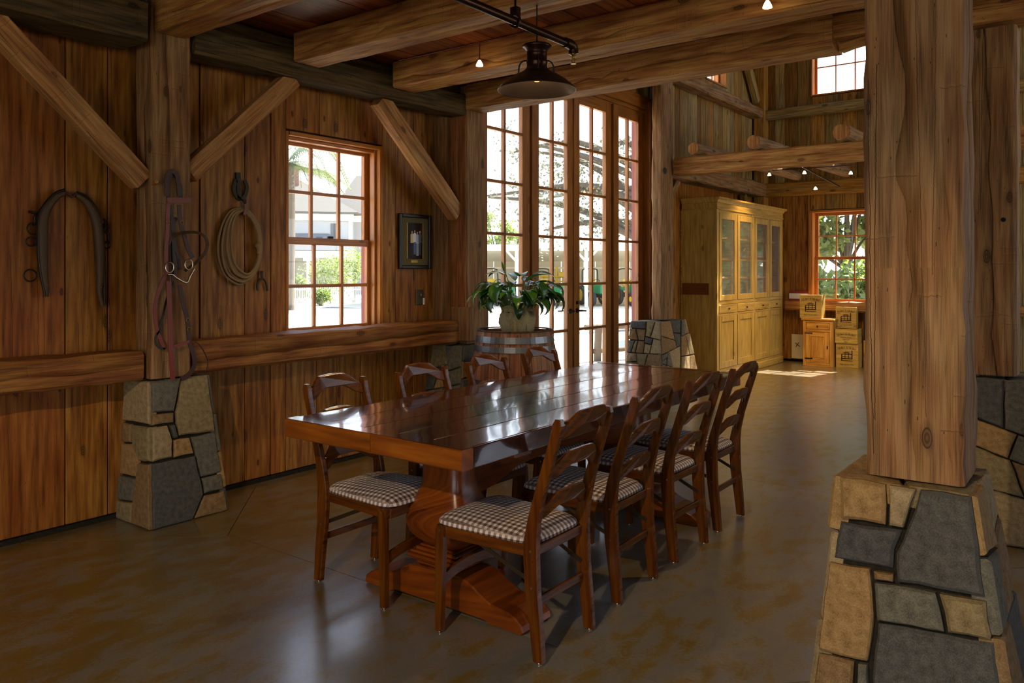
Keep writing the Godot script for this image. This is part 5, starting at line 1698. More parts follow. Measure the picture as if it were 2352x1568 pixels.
# ---------------------------------------------------------------- the far corner
func cabinet() -> void:
	var x0 := 0.03
	var x1 := 0.55
	var a0 := 10.30
	var a1 := 13.04
	var o := thing("pine_cabinet", "tall pine cabinet with four glazed doors over drawers and panelled doors", "cabinet", W(0.3, 0, 11.7))
	bx("side_panel", W(x0, 0.0, a0), W(x1 - 0.02, 2.35, a0 + 0.025), M.pine, o, 0.003)
	bx("side_panel", W(x0, 0.0, a1 - 0.025), W(x1 - 0.02, 2.35, a1), M.pine, o, 0.003)
	bx("side_band", W(x0 + 0.01, 1.17, a0 - 0.006), W(0.43, 1.33, a0), M.pine_dark, o)
	bx("back_panel", W(0.012, 0.0, a0), W(x0, 2.35, a1), M.pine, o)
	bx("top_panel", W(x0, 2.33, a0 + 0.025), W(x1 - 0.02, 2.35, a1 - 0.025), M.pine, o)
	bx("counter_board", W(x0, 1.045, a0 + 0.025), W(x1 - 0.02, 1.07, a1 - 0.025), M.pine, o)
	bx("bottom_board", W(x0, 0.10, a0 + 0.025), W(x1 - 0.02, 0.13, a1 - 0.025), M.pine, o)
	for y in [1.40, 1.665, 1.965]:
		bx("shelf", W(x0, y - 0.012, a0 + 0.025), W(x1 - 0.09, y + 0.012, a1 - 0.025), M.pine, o, 0.002)
	# face frame
	var edges := [10.30, 11.027, 11.723, 12.387, 13.04]
	for i in 5:
		var w := 0.075 if i == 0 or i == 4 else 0.05
		var c: float = edges[i] + (w / 2 if i == 0 else (-w / 2 if i == 4 else 0.0))
		bx("frame_stile", W(x1 - 0.02, 0.0, c - w / 2), W(x1, 2.35, c + w / 2), M.pine, o, 0.003)
	for q in [[2.31, 2.35], [1.035, 1.085], [0.875, 0.905], [0.10, 0.145]]:
		for i in 4:
			bx("frame_rail", W(x1 - 0.018, q[0], edges[i] + (0.075 if i == 0 else 0.025)), W(x1 - 0.001, q[1], edges[i + 1] - (0.075 if i == 3 else 0.025)), M.pine, o, 0.002)
	for i in 4:
		var b: float = edges[i] + (0.075 if i == 0 else 0.025) + 0.004
		var e: float = edges[i + 1] - (0.075 if i == 3 else 0.025) - 0.004
		# glazed door
		var s := Sh.new()
		s.box(W(x1 - 0.014, 1.088, b), W(x1 + 0.006, 2.306, b + 0.075), 0.003, roff())
		s.box(W(x1 - 0.014, 1.088, e - 0.075), W(x1 + 0.006, 2.306, e), 0.003, roff())
		s.box(W(x1 - 0.014, 1.088, b + 0.075), W(x1 + 0.006, 1.165, e - 0.075), 0.003, roff())
		s.box(W(x1 - 0.014, 2.22, b + 0.075), W(x1 + 0.006, 2.306, e - 0.075), 0.003, roff())
		var d := put("glazed_door", s, M.pine, o)
		var g := Sh.new()
		g.box(W(x1 - 0.006, 1.165, b + 0.075), W(x1 - 0.002, 2.22, e - 0.075))
		put("pane", g, M.old_glass, d)
		# drawer
		var dr := bx("drawer", W(x1 - 0.016, 0.91, b), W(x1 + 0.005, 1.03, e), M.pine, o, 0.005)
		var k := Sh.new()
		k.lathe(Vector3.ZERO, [[0.006, 0.0], [0.006, 0.012], [0.013, 0.018], [0.012, 0.027], [0.0, 0.03]], 14)
		for j in k.p.size():
			var v := k.p[j]
			k.p[j] = W(x1 + 0.004, 0.97, (b + e) / 2) + Vector3(v.y, v.x, v.z)
		put("knob", k, M.iron, dr)
		# panelled door
		s = Sh.new()
		s.box(W(x1 - 0.014, 0.148, b), W(x1 + 0.005, 0.872, b + 0.09), 0.003, roff())
		s.box(W(x1 - 0.014, 0.148, e - 0.09), W(x1 + 0.005, 0.872, e), 0.003, roff())
		s.box(W(x1 - 0.014, 0.148, b + 0.09), W(x1 + 0.005, 0.235, e - 0.09), 0.003, roff())
		s.box(W(x1 - 0.014, 0.795, b + 0.09), W(x1 + 0.005, 0.872, e - 0.09), 0.003, roff())
		d = put("panelled_door", s, M.pine, o)
		bx("panel", W(x1 - 0.014, 0.235, b + 0.09), W(x1 - 0.008, 0.795, e - 0.09), M.pine, d)
	bx("plinth", W(x0, 0.0, a0 - 0.01), W(x1 + 0.012, 0.10, a1), M.pine, o, 0.008)
	# frieze and crown
	bx("frieze", W(x0, 2.352, a0 - 0.004), W(x1 + 0.004, 2.44, a1), M.pine, o, 0.003)
	bx("bead", W(x0, 2.345, a0 - 0.016), W(x1 + 0.016, 2.362, a1), M.pine, o, 0.005)
	var rings := []
	for q in [[0.004, 2.44], [0.012, 2.444], [0.016, 2.458], [0.032, 2.478], [0.05, 2.486], [0.056, 2.490], [0.056, 2.512]]:
		rings.append(PackedVector3Array([W(x0, q[1], a0 - q[0]), W(x1 + q[0], q[1], a0 - q[0]), W(x1 + q[0], q[1], a1 + q[0]), W(x0, q[1], a1 + q[0])]))
	var cr := Sh.new()
	cr.loft(rings, -1, 3, roff())
	put("crown", cr, M.pine, o)


func lettering(parent: Node, text: String, at: Vector3, size: float, arc: float, w: float) -> void:
	var f := SystemFont.new()
	f.font_names = PackedStringArray(["Droid Serif"])
	f.font_italic = true
	var n := text.length()
	for i in n:
		if text[i] == " ":
			continue
		var m := TextMesh.new()
		m.text = text[i]
		m.font = f
		m.font_size = 32
		m.pixel_size = size / 32.0
		m.depth = 0.0008
		m.curve_step = 2.0
		var o := MeshInstance3D.new()
		o.name = "letter"
		o.mesh = m
		o.material_override = M.ink
		parent.add_child(o, true)
		var t := (i + 0.5) / n * 2.0 - 1.0
		o.position = at + Vector3(t * w / 2, arc * (1.0 - t * t), 0.0005) - org(parent)
		o.basis = Basis(Vector3(1, 0, 0), Vector3(0.25, 1, 0), Vector3(0, 0, 1)).rotated(Vector3.BACK, -t * arc * 4.0 / w)


# a wooden wine crate with its printed front towards the camera; print: "farm", "words" or "both"
func crate(label: String, x0: float, x1: float, y0: float, y1: float, a: float, depth: float, print_: String, turn := 0.0) -> void:
	var o := thing("wine_crate", label, "crate", W((x0 + x1) / 2, y0, a + depth / 2), "printed wooden wine crates")
	var y := y0
	var rows := 3
	var t := 0.012
	var h := (y1 - y0 - 0.001) / rows
	for k in rows:
		bx("front_slat", W(x0, y + 0.0005, a), W(x1, y + h - 0.0005, a + t), M.pine, o, 0.0015)
		bx("back_slat", W(x0, y + 0.0005, a + depth - t), W(x1, y + h - 0.0005, a + depth), M.pine, o, 0.0015)
		y += h
	for q in [[x0, x0 + t], [x1 - t, x1]]:
		bx("side_board", W(q[0], y0 + 0.0005, a + t), W(q[1], y1 - 0.0015, a + depth - t), M.pine, o, 0.0015)
	bx("bottom", W(x0 + t, y0 + 0.0005, a + t), W(x1 - t, y0 + 0.012, a + depth - t), M.pine, o)
	if print_ != "open":
		bx("lid", W(x0 + t, y1 - 0.014, a + t), W(x1 - t, y1 - 0.002, a + depth - t), M.pine, o)
	var w := x1 - x0
	var hh := y1 - y0
	var z := W((x0 + x1) / 2, y0, a)
	var high := 0.80 if print_ != "open" else 0.60
	lettering(o, "Nickel & Nickel", z + Vector3(0, hh * high - 0.012, 0), w * 0.15, w * 0.07, w * 0.82)
	if print_ != "open":
		# the printed farmhouse, built of flat inked shapes
		var bars := [[-0.26, 0.24, 0.36, 0.395], [-0.26, 0.24, 0.44, 0.465], [-0.22, 0.20, 0.54, 0.57], [-0.16, 0.14, 0.60, 0.63], [-0.1, 0.08, 0.64, 0.665], [0.2, 0.25, 0.36, 0.72], [-0.26, -0.21, 0.30, 0.56], [-0.1, -0.07, 0.36, 0.6], [0.06, 0.09, 0.36, 0.6], [-0.27, 0.26, 0.28, 0.305]]
		for q in bars:
			var b := Sh.new()
			b.box(z + Vector3(q[0] * w, q[2] * hh, 0.0), z + Vector3(q[1] * w, q[3] * hh, 0.0012))
			put("printed_farmhouse", b, M.ink, o)
		lettering(o, "Napa Valley Wine", z + Vector3(0, hh * 0.14, 0), w * 0.075, 0.0, w * 0.62)
	else:
		lettering(o, "Vineyard Estate", z + Vector3(0, hh * 0.42, 0), w * 0.08, 0.0, w * 0.5)
		lettering(o, "Oakville", z + Vector3(0, hh * 0.27, 0), w * 0.08, 0.0, w * 0.3)
		lettering(o, "Napa", z + Vector3(0, hh * 0.12, 0), w * 0.08, 0.0, w * 0.16)


func corner() -> void:
	var o := thing("pine_bedside_cupboard", "small knotty pine cupboard with one drawer under a crate", "cupboard", W(1.16, 0, 12.95))
	var x0 := 0.955
	var x1 := 1.405
	var a0 := 12.78
	var a1 := 13.12
	bx("side_panel", W(x0, 0.0, a0 + 0.02), W(x0 + 0.02, 0.72, a1), M.knotty, o, 0.003)
	bx("side_panel", W(x1 - 0.02, 0.0, a0 + 0.02), W(x1, 0.72, a1), M.knotty, o, 0.003)
	bx("back_panel", W(x0, 0.0, a1), W(x1, 0.72, a1 + 0.01), M.knotty, o)
	bx("top", W(x0 - 0.025, 0.72, a0 - 0.02), W(x1 + 0.025, 0.752, a1 + 0.02), M.knotty, o, 0.008)
	bx("frame_stile", W(x0, 0.0, a0), W(x0 + 0.045, 0.72, a0 + 0.02), M.knotty, o, 0.003)
	bx("frame_stile", W(x1 - 0.045, 0.0, a0), W(x1, 0.72, a0 + 0.02), M.knotty, o, 0.003)
	for q in [[0.0, 0.06], [0.545, 0.575], [0.685, 0.72]]:
		bx("frame_rail", W(x0 + 0.045, q[0], a0), W(x1 - 0.045, q[1], a0 + 0.02), M.knotty, o, 0.003)
	var d := bx("drawer", W(x0 + 0.048, 0.578, a0 - 0.004), W(x1 - 0.048, 0.682, a0 + 0.015), M.knotty, o, 0.012)
	var k := Sh.new()
	k.lathe(Vector3.ZERO, [[0.006, 0.0], [0.006, 0.01], [0.013, 0.016], [0.0, 0.028]], 12)
	for j in k.p.size():
		var v := k.p[j]
		k.p[j] = W(1.18, 0.63, a0 - 0.004) + Vector3(v.x, v.z, v.y)
	put("knob", k, M.iron, d)
	var s := Sh.new()
	s.box(W(x0 + 0.048, 0.063, a0 - 0.002), W(x0 + 0.12, 0.542, a0 + 0.016), 0.003, roff())
	s.box(W(x1 - 0.12, 0.063, a0 - 0.002), W(x1 - 0.048, 0.542, a0 + 0.016), 0.003, roff())
	s.box(W(x0 + 0.12, 0.063, a0 - 0.002), W(x1 - 0.12, 0.135, a0 + 0.016), 0.003, roff())
	s.box(W(x0 + 0.12, 0.47, a0 - 0.002), W(x1 - 0.12, 0.542, a0 + 0.016), 0.003, roff())
	var dd := put("door", s, M.knotty, o)
	bx("panel", W(x0 + 0.12, 0.135, a0 + 0.003), W(x1 - 0.12, 0.47, a0 + 0.012), M.knotty, dd, 0.004)
	for y in [0.12, 0.52]:
		bx("strap_hinge", W(x0 + 0.03, y - 0.009, a0 - 0.007), W(x0 + 0.15, y + 0.009, a0 - 0.003), M.black, dd)
	bx("latch", W(x1 - 0.085, 0.285, a0 - 0.012), W(x1 - 0.07, 0.33, a0 - 0.003), M.black, dd)
	crate("wine crate standing on the small pine cupboard", 0.90, 1.235, 0.753, 1.12, 12.80, 0.2, "farm")
	crate("lowest wine crate of the stack on the floor", 1.43, 1.755, 0.0, 0.375, 12.88, 0.3, "farm")
	crate("open wine crate in the middle of the stack", 1.42, 1.75, 0.376, 0.60, 12.86, 0.32, "open")
	crate("wine crate leaning upright at the top of the stack", 1.395, 1.70, 0.60, 0.935, 13.0, 0.12, "farm")
	o = thing("striped_board", "white board with red edges leaning above the rail beside the window", "board", W(0.72, 1.0, 13.26))
	bx("white_field", W(0.58, 1.04, 13.27), W(0.885, 1.13, 13.285), M.white_paint, o, 0.002)
	bx("red_edge", W(0.58, 1.13, 13.27), W(0.885, 1.17, 13.285), M.red_paint, o, 0.002)
	bx("red_edge", W(0.58, 1.008, 13.27), W(0.885, 1.04, 13.285), M.red_paint, o, 0.002)
	o = thing("pale_panel", "pale painted panel low on the wall between cabinet and cupboard", "panel", W(0.72, 0.1, 13.28))
	bx("panel_board", W(0.62, 0.05, 13.275), W(0.86, 0.45, 13.294), M.cream, o, 0.003)
	s = Sh.new()
	s.tube(PackedVector3Array([W(0.68, 0.31, 13.272), W(0.76, 0.25, 13.272)]), 0.005, 5)
	s.tube(PackedVector3Array([W(0.69, 0.24, 13.272), W(0.74, 0.32, 13.272)]), 0.005, 5)
	put("painted_mark", s, M.ink, o)
	o = thing("dark_cloth_screen", "dark upright panel behind the stacked crates", "screen", W(1.85, 0, 13.15))
	bx("panel_board", W(1.78, 0.42, 13.11), W(2.3, 0.86, 13.15), M.black, o, 0.003)
	bx("lower_board", W(1.78, 0.0, 13.11), W(2.3, 0.418, 13.15), M.knotty, o, 0.003)


# ---------------------------------------------------------------- outside
func leaf_mesh(long: float, wide: float) -> ArrayMesh:
	var s := Sh.new()
	var a := Vector3(0, 0, 0)
	var b := Vector3(wide, long * 0.5, wide * 0.4)
	var c := Vector3(0, long, 0)
	var d := Vector3(-wide, long * 0.5, wide * 0.4)
	s.tri(a, c, b, Vector2.ZERO, Vector2.UP, Vector2.ONE, 1)
	s.tri(a, d, c, Vector2.ZERO, Vector2.ONE, Vector2.RIGHT, 1)
	return s.mesh()


func foliage(parent: Node3D, blobs: Array, count: int, long: float, m: Material, sd: int, full := 0.55) -> void:
	var g := RandomNumberGenerator.new()
	g.seed = sd
	var mm := MultiMesh.new()
	mm.transform_format = MultiMesh.TRANSFORM_3D
	mm.mesh = leaf_mesh(long, long * 0.3)
	mm.instance_count = count
	var c0 := org(parent)
	for i in count:
		var b: Array = blobs[g.randi() % blobs.size()]
		var v: Vector3 = Vector3(g.randfn(), g.randfn(), g.randfn()).normalized() * b[1] * pow(g.randf(), full)
		v.y *= b[2] if b.size() > 2 else 0.75
		var bs := Basis.from_euler(Vector3(g.randf() * TAU, g.randf() * TAU, g.randf() * TAU)).scaled(Vector3.ONE * g.randf_range(0.7, 1.3))
		mm.set_instance_transform(i, Transform3D(bs, b[0] + v - c0))
	var o := MultiMeshInstance3D.new()
	o.name = "foliage"
	o.multimesh = mm
	o.material_override = m
	o.set_meta("kind", "stuff")
	parent.add_child(o, true)


const G := -0.14


# a point on the ground seen from the room in that direction, t metres off
func out(px: float, t: float) -> Vector3:
	var u := (px - 1176.0) / 1811.0
	return W(4.8 + t * (u * 0.79864 - 0.60182), G, t * (u * 0.60182 + 0.79864))


func tree(called: String, label: String, category: String, at: Vector3, h: float, spread_: float, leaves: int, long: float, kind: int, sd: int, group := "", trunk := 0.15, low := 0.45, bare := 0.0) -> void:
	var o := thing(called, label, category, at, group)
	var g := RandomNumberGenerator.new()
	g.seed = sd
	var s := Sh.new()
	var crown := at + Vector3(0, h * low, 0)
	s.tube(curve([at, at + Vector3(0.1, h * low * 0.5, 0.05), crown, crown + Vector3(0.05, h * 0.2, 0)], 4), [trunk * 1.2, trunk * 1.1, trunk, trunk, trunk, trunk * 0.95, trunk * 0.9, trunk * 0.9, trunk * 0.85, trunk * 0.7, trunk * 0.6, trunk * 0.5, trunk * 0.4], 8)
	put("trunk", s, M.bark, o)
	var blobs := []
	for k in 12:
		var an := TAU * k * 0.382 + g.randf()
		var e := crown + Vector3(cos(an) * spread_ * g.randf_range(0.3, 0.9), (h - h * low) * g.randf_range(0.05, 0.85), sin(an) * spread_ * g.randf_range(0.3, 0.9))
		var b := Sh.new()
		b.tube(curve([crown + Vector3(0, -0.1, 0), crown.lerp(e, 0.5) + Vector3(0, 0.2 * g.randf(), 0.1), e], 4), [trunk * 0.5, trunk * 0.45, trunk * 0.4, trunk * 0.36, trunk * 0.32, trunk * 0.26, trunk * 0.2, trunk * 0.14, trunk * 0.08], 6)
		put("branch", b, M.bark, o)
		blobs.append([e, spread_ * g.randf_range(0.28, 0.45) * (1.0 - bare * 0.4)])
	foliage(o, blobs, leaves, long, M["tree_leaf_%d" % kind] if kind < 3 else M["tree_leaf_%d" % (kind - 3)], sd + 1)


func yard() -> void:
	var gr := struct("ground", Vector3(0, G, 0), "pale sunlit yard")
	bx("yard", Vector3(-120, G - 0.3, -120), Vector3(120, G, 60), M.gravel, gr)
	bx("road", out(1290, 26) + Vector3(-14, 0, -2), out(1290, 26) + Vector3(6, 0.004, 3), M.tarmac, gr)
	bx("footing", W(-0.3, G, -4.8), W(9.3, -0.1, 13.6), M.mortar, gr)
	# picket fence
	var f0 := out(620, 38)
	var f1 := out(880, 38)
	var fe := thing("picket_fence", "white picket fence across the yard outside the sash window", "fence", (f0 + f1) / 2)
	var dir := (f1 - f0).normalized()
	var n := int(f0.distance_to(f1) / 0.1)
	var pk := Sh.new()
	var nrm := dir.cross(Vector3.UP)
	var t := Transform3D(Basis(dir, Vector3.UP, nrm), Vector3.ZERO)
	pk.plate(PackedVector2Array([Vector2(-0.028, 0.05), Vector2(0.028, 0.05), Vector2(0.028, 0.95), Vector2(0, 1.02), Vector2(-0.028, 0.95)]), t, -0.009, 0.009)
	var pm := pk.mesh()
	for i in n:
		var o := MeshInstance3D.new()
		o.name = "picket"
		o.mesh = pm
		o.material_override = M.white_paint
		fe.add_child(o, true)
		o.position = f0 + dir * (i + 0.5) * 0.1 - fe.position
	for y in [0.28, 0.75]:
		var r := Sh.new()
		r.tube(PackedVector3Array([f0 + Vector3(0, y, 0) - nrm * 0.03, f1 + Vector3(0, y, 0) - nrm * 0.03]), 0.035, 4, Vector2.ZERO, nrm, 0.03)
		put("fence_rail", r, M.white_paint, fe)
	for q in [[650, 40.5, 1.0, 1.5, "low leafy bush behind the picket fence near the porch", 0], [690, 41, 0.9, 1.4, "leafy bush behind the picket fence under the porch post", 2], [760, 39.5, 1.5, 2.6, "tall flowering bush leaning over the picket fence", 1], [815, 41, 1.6, 3.1, "tall yellowing bush at the picket fence's end", 1], [735, 37.2, 0.5, 0.7, "small bush growing before the picket fence", 0]]:
		var at := out(q[0], q[1])
		var o := thing("bush", q[4], "bush", at, "bushes along the picket fence")
		var blobs := []
		for k in 7:
			blobs.append([at + Vector3(rnd(-0.6, 0.6) * q[2], rnd(0.25, 0.8) * q[3], rnd(-0.6, 0.6) * q[2]), q[2] * 0.5])
		foliage(o, blobs, 1500, 0.14, M["tree_leaf_%d" % q[5]], int(q[0]))
		for k in 4:
			var s := Sh.new()
			s.tube(PackedVector3Array([at + Vector3(rnd(-0.1, 0.1), 0, rnd(-0.1, 0.1)), blobs[k][0]]), 0.02, 5)
			put("stem", s, M.bark, o)
	# house with a hipped roof and a porch; built facing the barn
	var hc := out(720, 54)
	var h := thing("farm_house", "white two-storey house with grey hipped roof and porch", "house", Vector3.ZERO, "", true)
	bx("wall", Vector3(-6, 0, -7), Vector3(2.6, 5.6, 0), M.clapboard, h)
	bx("wall", Vector3(2.6, 0, -7), Vector3(7.0, 5.6, -1.2), M.clapboard, h)
	bx("corner_board", Vector3(2.35, 0, -0.02), Vector3(2.62, 5.6, 0.03), M.white_paint, h)
	bx("frieze_board", Vector3(-6.1, 5.1, -7), Vector3(2.7, 5.6, 0.12), M.white_paint, h)
	bx("frieze_board", Vector3(2.7, 5.1, -7), Vector3(7.1, 5.6, -1.05), M.white_paint, h)
	for q in [[-6.5, 3.0, -7.5, 0.45, -1.6, -3.4, 8.4], [1.0, 7.5, -7.5, -0.6, 3.4, -3.8, 8.7]]:
		var s := Sh.new()
		s.loft([PackedVector3Array([Vector3(q[0], 5.55, q[3]), Vector3(q[1], 5.55, q[3]), Vector3(q[1], 5.55, q[2]), Vector3(q[0], 5.55, q[2])]), PackedVector3Array([Vector3(q[0], 5.68, q[3]), Vector3(q[1], 5.68, q[3]), Vector3(q[1], 5.68, q[2]), Vector3(q[0], 5.68, q[2])]), PackedVector3Array([Vector3(q[4] - 0.3, q[6], q[5]), Vector3(q[4] + 0.3, q[6], q[5]), Vector3(q[4] + 0.3, q[6], q[5] - 0.4), Vector3(q[4] - 0.3, q[6], q[5] - 0.4)])], -1)
		put("roof", s, M.shingle, h)
	bx("chimney", Vector3(-1.9, 6.5, -3.2), Vector3(-1.0, 8.9, -2.4), M.chimney, h)
	bx("chimney_cap", Vector3(-2.0, 8.9, -3.3), Vector3(-0.9, 9.1, -2.3), M.chimney, h)
	bx("window", Vector3(1.15, 3.4, 0.0), Vector3(1.75, 4.9, 0.05), M.shingle_dark, h)
	bx("window", Vector3(5.2, 3.4, -1.2), Vector3(5.8, 4.9, -1.15), M.shingle_dark, h)
	bx("porch_wall", Vector3(-6, 0.4, 0.0), Vector3(2.3, 2.9, 0.04), M.porch_wall, h)
	bx("porch_window", Vector3(-1.7, 0.8, 0.04), Vector3(-1.2, 2.6, 0.08), M.shingle_dark, h)
	bx("porch_fascia", Vector3(-6, 2.5, 2.1), Vector3(2.6, 2.95, 2.25), M.white_paint, h)
	var s := Sh.new()
	s.loft([PackedVector3Array([Vector3(-6.2, 2.95, 2.4), Vector3(2.8, 2.95, 2.4), Vector3(2.8, 2.95, 0.0), Vector3(-6.2, 2.95, 0.0)]), PackedVector3Array([Vector3(-6.2, 3.0, 2.4), Vector3(2.8, 3.0, 2.4), Vector3(2.8, 3.0, 0.0), Vector3(-6.2, 3.0, 0.0)]), PackedVector3Array([Vector3(-6.2, 4.2, 0.1), Vector3(1.0, 4.2, 0.1), Vector3(1.0, 4.2, 0.0), Vector3(-6.2, 4.2, 0.0)])], -1)
	put("porch_roof", s, M.shingle_dark, h)
	for x in [-4.5, -2.4, -0.35, 2.3]:
		bx("porch_post", Vector3(x - 0.09, 0, 2.05), Vector3(x + 0.09, 2.5, 2.23), M.white_paint, h)
		bx("post_bracket", Vector3(x - 0.3, 2.3, 2.1), Vector3(x + 0.3, 2.5, 2.18), M.white_paint, h)
	bx("porch_floor", Vector3(-6, 0, 0), Vector3(2.6, 0.35, 2.3), M.shed_white, h)
	h.position = hc
	h.rotation.y = atan2(4.8 - hc.x, 0.0 - hc.z)
	# palm
	var pa := out(662, 33)
	var p := thing("palm_tree", "tall palm with drooping fronds outside the sash window", "palm", pa)
	s = Sh.new()
	s.tube(curve([pa, pa + Vector3(0.05, 3.0, 0), pa + Vector3(0, 6.1, 0)]), 0.26, 10)
	put("trunk", s, M.bark, p)
	var ct := pa + Vector3(0, 6.2, 0)
	for k in 26:
		var an := TAU * k * 0.382
		var d := Vector3(cos(an), 0, sin(an))
		var up := 0.9 - (k % 5) * 0.4
		var L := 2.8
		var fr := Sh.new()
		var pts := [ct, ct + d * L * 0.3 + Vector3(0, up * 0.9, 0), ct + d * L * 0.65 + Vector3(0, up * 0.8 - 0.25, 0), ct + d * L * 0.9 + Vector3(0, up * 0.2 - 1.0, 0)]
		var cv := curve(pts, 7)
		fr.tube(cv, 0.015, 4)
		var sd := d.cross(Vector3.UP)
		for i in range(2, cv.size()):
			var w := 0.5 * sin(PI * (0.12 + 0.85 * i / cv.size()))
			for e in [-1.0, 1.0]:
				for q in 2:
					var b: Vector3 = cv[i] + (cv[i] - cv[i - 1]) * 0.5 * q
					fr.tri(b, b + d * 0.05, b + sd * w * e + d * w * 0.5 + Vector3(0, -w * 0.7, 0), Vector2.ZERO, Vector2.UP, Vector2.ONE, -1)
		put("frond", fr, M.palm_leaf, p)
	# machine shed
	var sc := out(1290, 36)
	var sh := thing("machine_shed", "open white machine shed across the yard beyond the glazed doors", "shed", Vector3.ZERO, "", true)
	s = Sh.new()
	s.loft([PackedVector3Array([Vector3(-9, 2.68, 0.3), Vector3(9, 2.68, 0.3), Vector3(9, 2.12, -6), Vector3(-9, 2.12, -6)]), PackedVector3Array([Vector3(-9, 2.80, 0.3), Vector3(9, 2.80, 0.3), Vector3(9, 2.24, -6), Vector3(-9, 2.24, -6)])], -1)
	put("roof", s, M.shed_white, sh)
	bx("fascia", Vector3(-9, 2.56, 0.28), Vector3(9, 2.84, 0.36), M.shed_white, sh)
	for i in 30:
		bx("wall_board", Vector3(-9 + 0.6 * i, 0, -5.9), Vector3(-8.43 + 0.6 * i, 2.15, -5.82 + rnd(0, 0.02)), M.shed_wall, sh)
	bx("wall_rail", Vector3(-9, 1.75, -5.8), Vector3(9, 1.85, -5.74), M.shed_white, sh)
	for x in [-5.2, -2.05, 1.12, 4.3]:
		bx("post", Vector3(x - 0.08, 0, 0.0), Vector3(x + 0.08, 2.68, 0.16), M.shed_white, sh)
		for e in [-1, 1]:
			var b := Sh.new()
			b.tube(PackedVector3Array([Vector3(x, 2.05, 0.08), Vector3(x + e * 0.55, 2.66, 0.08)]), 0.05, 4, Vector2.ZERO, Vector3.BACK, 0.08)
			put("brace", b, M.shed_white, sh)
	sh.position = sc
	sh.rotation.y = atan2(4.8 - sc.x, 0.0 - sc.z)
	tractor("green tractor with a yellow wheel and roll bar parked behind the plant", out(1262, 37.8), 0.6)
	tractor("green tractor parked between the door handles and the shed post", out(1366, 37.8), 0.4)
	tractor("green tractor at the end of the shed near the red door jamb", out(1450, 37.6), 0.5)
	tractor("low green tractor with twin hoops in the shed's shade", out(1140, 38.0), 0.5)
	implement(out(1275, 40.4))
	# rustic hitching rail by the doors
	var la := W(-2.6, G, 12.4)
	var lr := thing("log_hitching_rail", "rustic log hitching rail just outside the glazed doors", "fence", la)
	for q in [[Vector3(0, 0, 0), Vector3(0.03, 0.66, 0), 0.07], [Vector3(0.5, 0, -1.1), Vector3(0.5, 0.66, -1.1), 0.07], [Vector3(-0.1, 0.62, 0.25), Vector3(0.6, 0.62, -1.3), 0.055], [Vector3(-0.05, 0.18, 0.1), Vector3(0.55, 0.2, -1.2), 0.045]]:
		var b := Sh.new()
		b.tube(PackedVector3Array([la + q[0], la + q[1]]), q[2], 8)
		put("log", b, M.bark, lr)
	lr = thing("leaning_post", "grey leaning log post outside the last glazed door leaf", "post", W(-1.9, G, 13.4))
	for q in [[Vector3(0, 0, 0), Vector3(0.1, 1.05, -0.25)], [Vector3(0.25, 0, -0.7), Vector3(0.12, 0.9, -0.3)]]:
		var b := Sh.new()
		b.tube(PackedVector3Array([W(-1.9, G, 13.4) + q[0], W(-1.9, G, 13.4) + q[1]]), 0.06, 8)
		put("log", b, M.bark, lr)
	# trees
	var oak := W(-5.6, G, 20.5)
	var o := thing("oak_tree", "spreading oak whose branches hang before the glazed doors", "tree", oak)
	s = Sh.new()
	s.tube(curve([oak, oak + Vector3(0.1, 1.6, 0), oak + Vector3(-0.1, 3.2, 0), oak + Vector3(-0.4, 5.0, 0.2)], 4), 0.26, 10)
	put("trunk", s, M.bark, o)
	var blobs := []
	var gg := RandomNumberGenerator.new()
	gg.seed = 17
	var lat := Vector3(-0.84, 0, 0.55)
	for k in 11:
		var base := oak + Vector3(-0.05, 2.4 + 0.22 * k, 0)
		var tip := base + lat * gg.randf_range(1.2, 5.2) + Vector3(gg.randf_range(-1, 1), gg.randf_range(-0.4, 2.2), gg.randf_range(-1, 1))
		var b := Sh.new()
		var md := base.lerp(tip, 0.5) + Vector3(0, gg.randf_range(0.1, 0.7), 0)
		b.tube(curve([base, md, tip], 5), [0.13, 0.125, 0.12, 0.11, 0.1, 0.09, 0.08, 0.06, 0.05, 0.035, 0.02], 7)
		put("branch", b, M.bark, o)
		for e in 4:
			blobs.append([md.lerp(tip, e / 3.0) + Vector3(gg.randf_range(-0.4, 0.4), gg.randf_range(-0.5, 0.4), gg.randf_range(-0.4, 0.4)), gg.randf_range(0.5, 0.95)])
	foliage(o, blobs, 2600, 0.12, M.oak_leaf, 19, 0.45)
	var gt := "trees beyond the yard"
	tree("small_tree", "rounded tree beyond the shed roof past the first door leaf", "tree", out(1140, 62), 6.4, 1.8, 2600, 0.22, 0, 31, gt)
	tree("small_tree", "low tree beyond the shed roof beside the rounded one", "tree", out(1182, 64), 5.2, 1.6, 2200, 0.22, 1, 33, gt)
	for k in 7:
		tree("leafy_tree", "leafy green tree filling the far window", "tree", W(-2.6 + 1.9 * k, G, 20.4 + 1.6 * (k % 3)), 5.6 + 0.3 * (k % 2), 1.8, 11000, 0.24, 3 + k % 2, 50 + k * 3, "trees outside the far windows", 0.12, 0.3)
	for k in 9:
		var at := W(-3.0 + 1.5 * k, G, 19.0 + 0.5 * (k % 2))
		var b := thing("shrub", "green shrub below the trees outside the far window", "shrub", at, "shrubs outside the far windows")
		foliage(b, [[at + Vector3(0, 0.6, 0), 0.9, 0.8], [at + Vector3(0.4, 1.2, 0), 0.8, 0.9], [at + Vector3(-0.5, 0.4, 0.2), 0.7, 0.7]], 4000, 0.2, M["tree_leaf_%d" % (k % 2)], 80 + k)


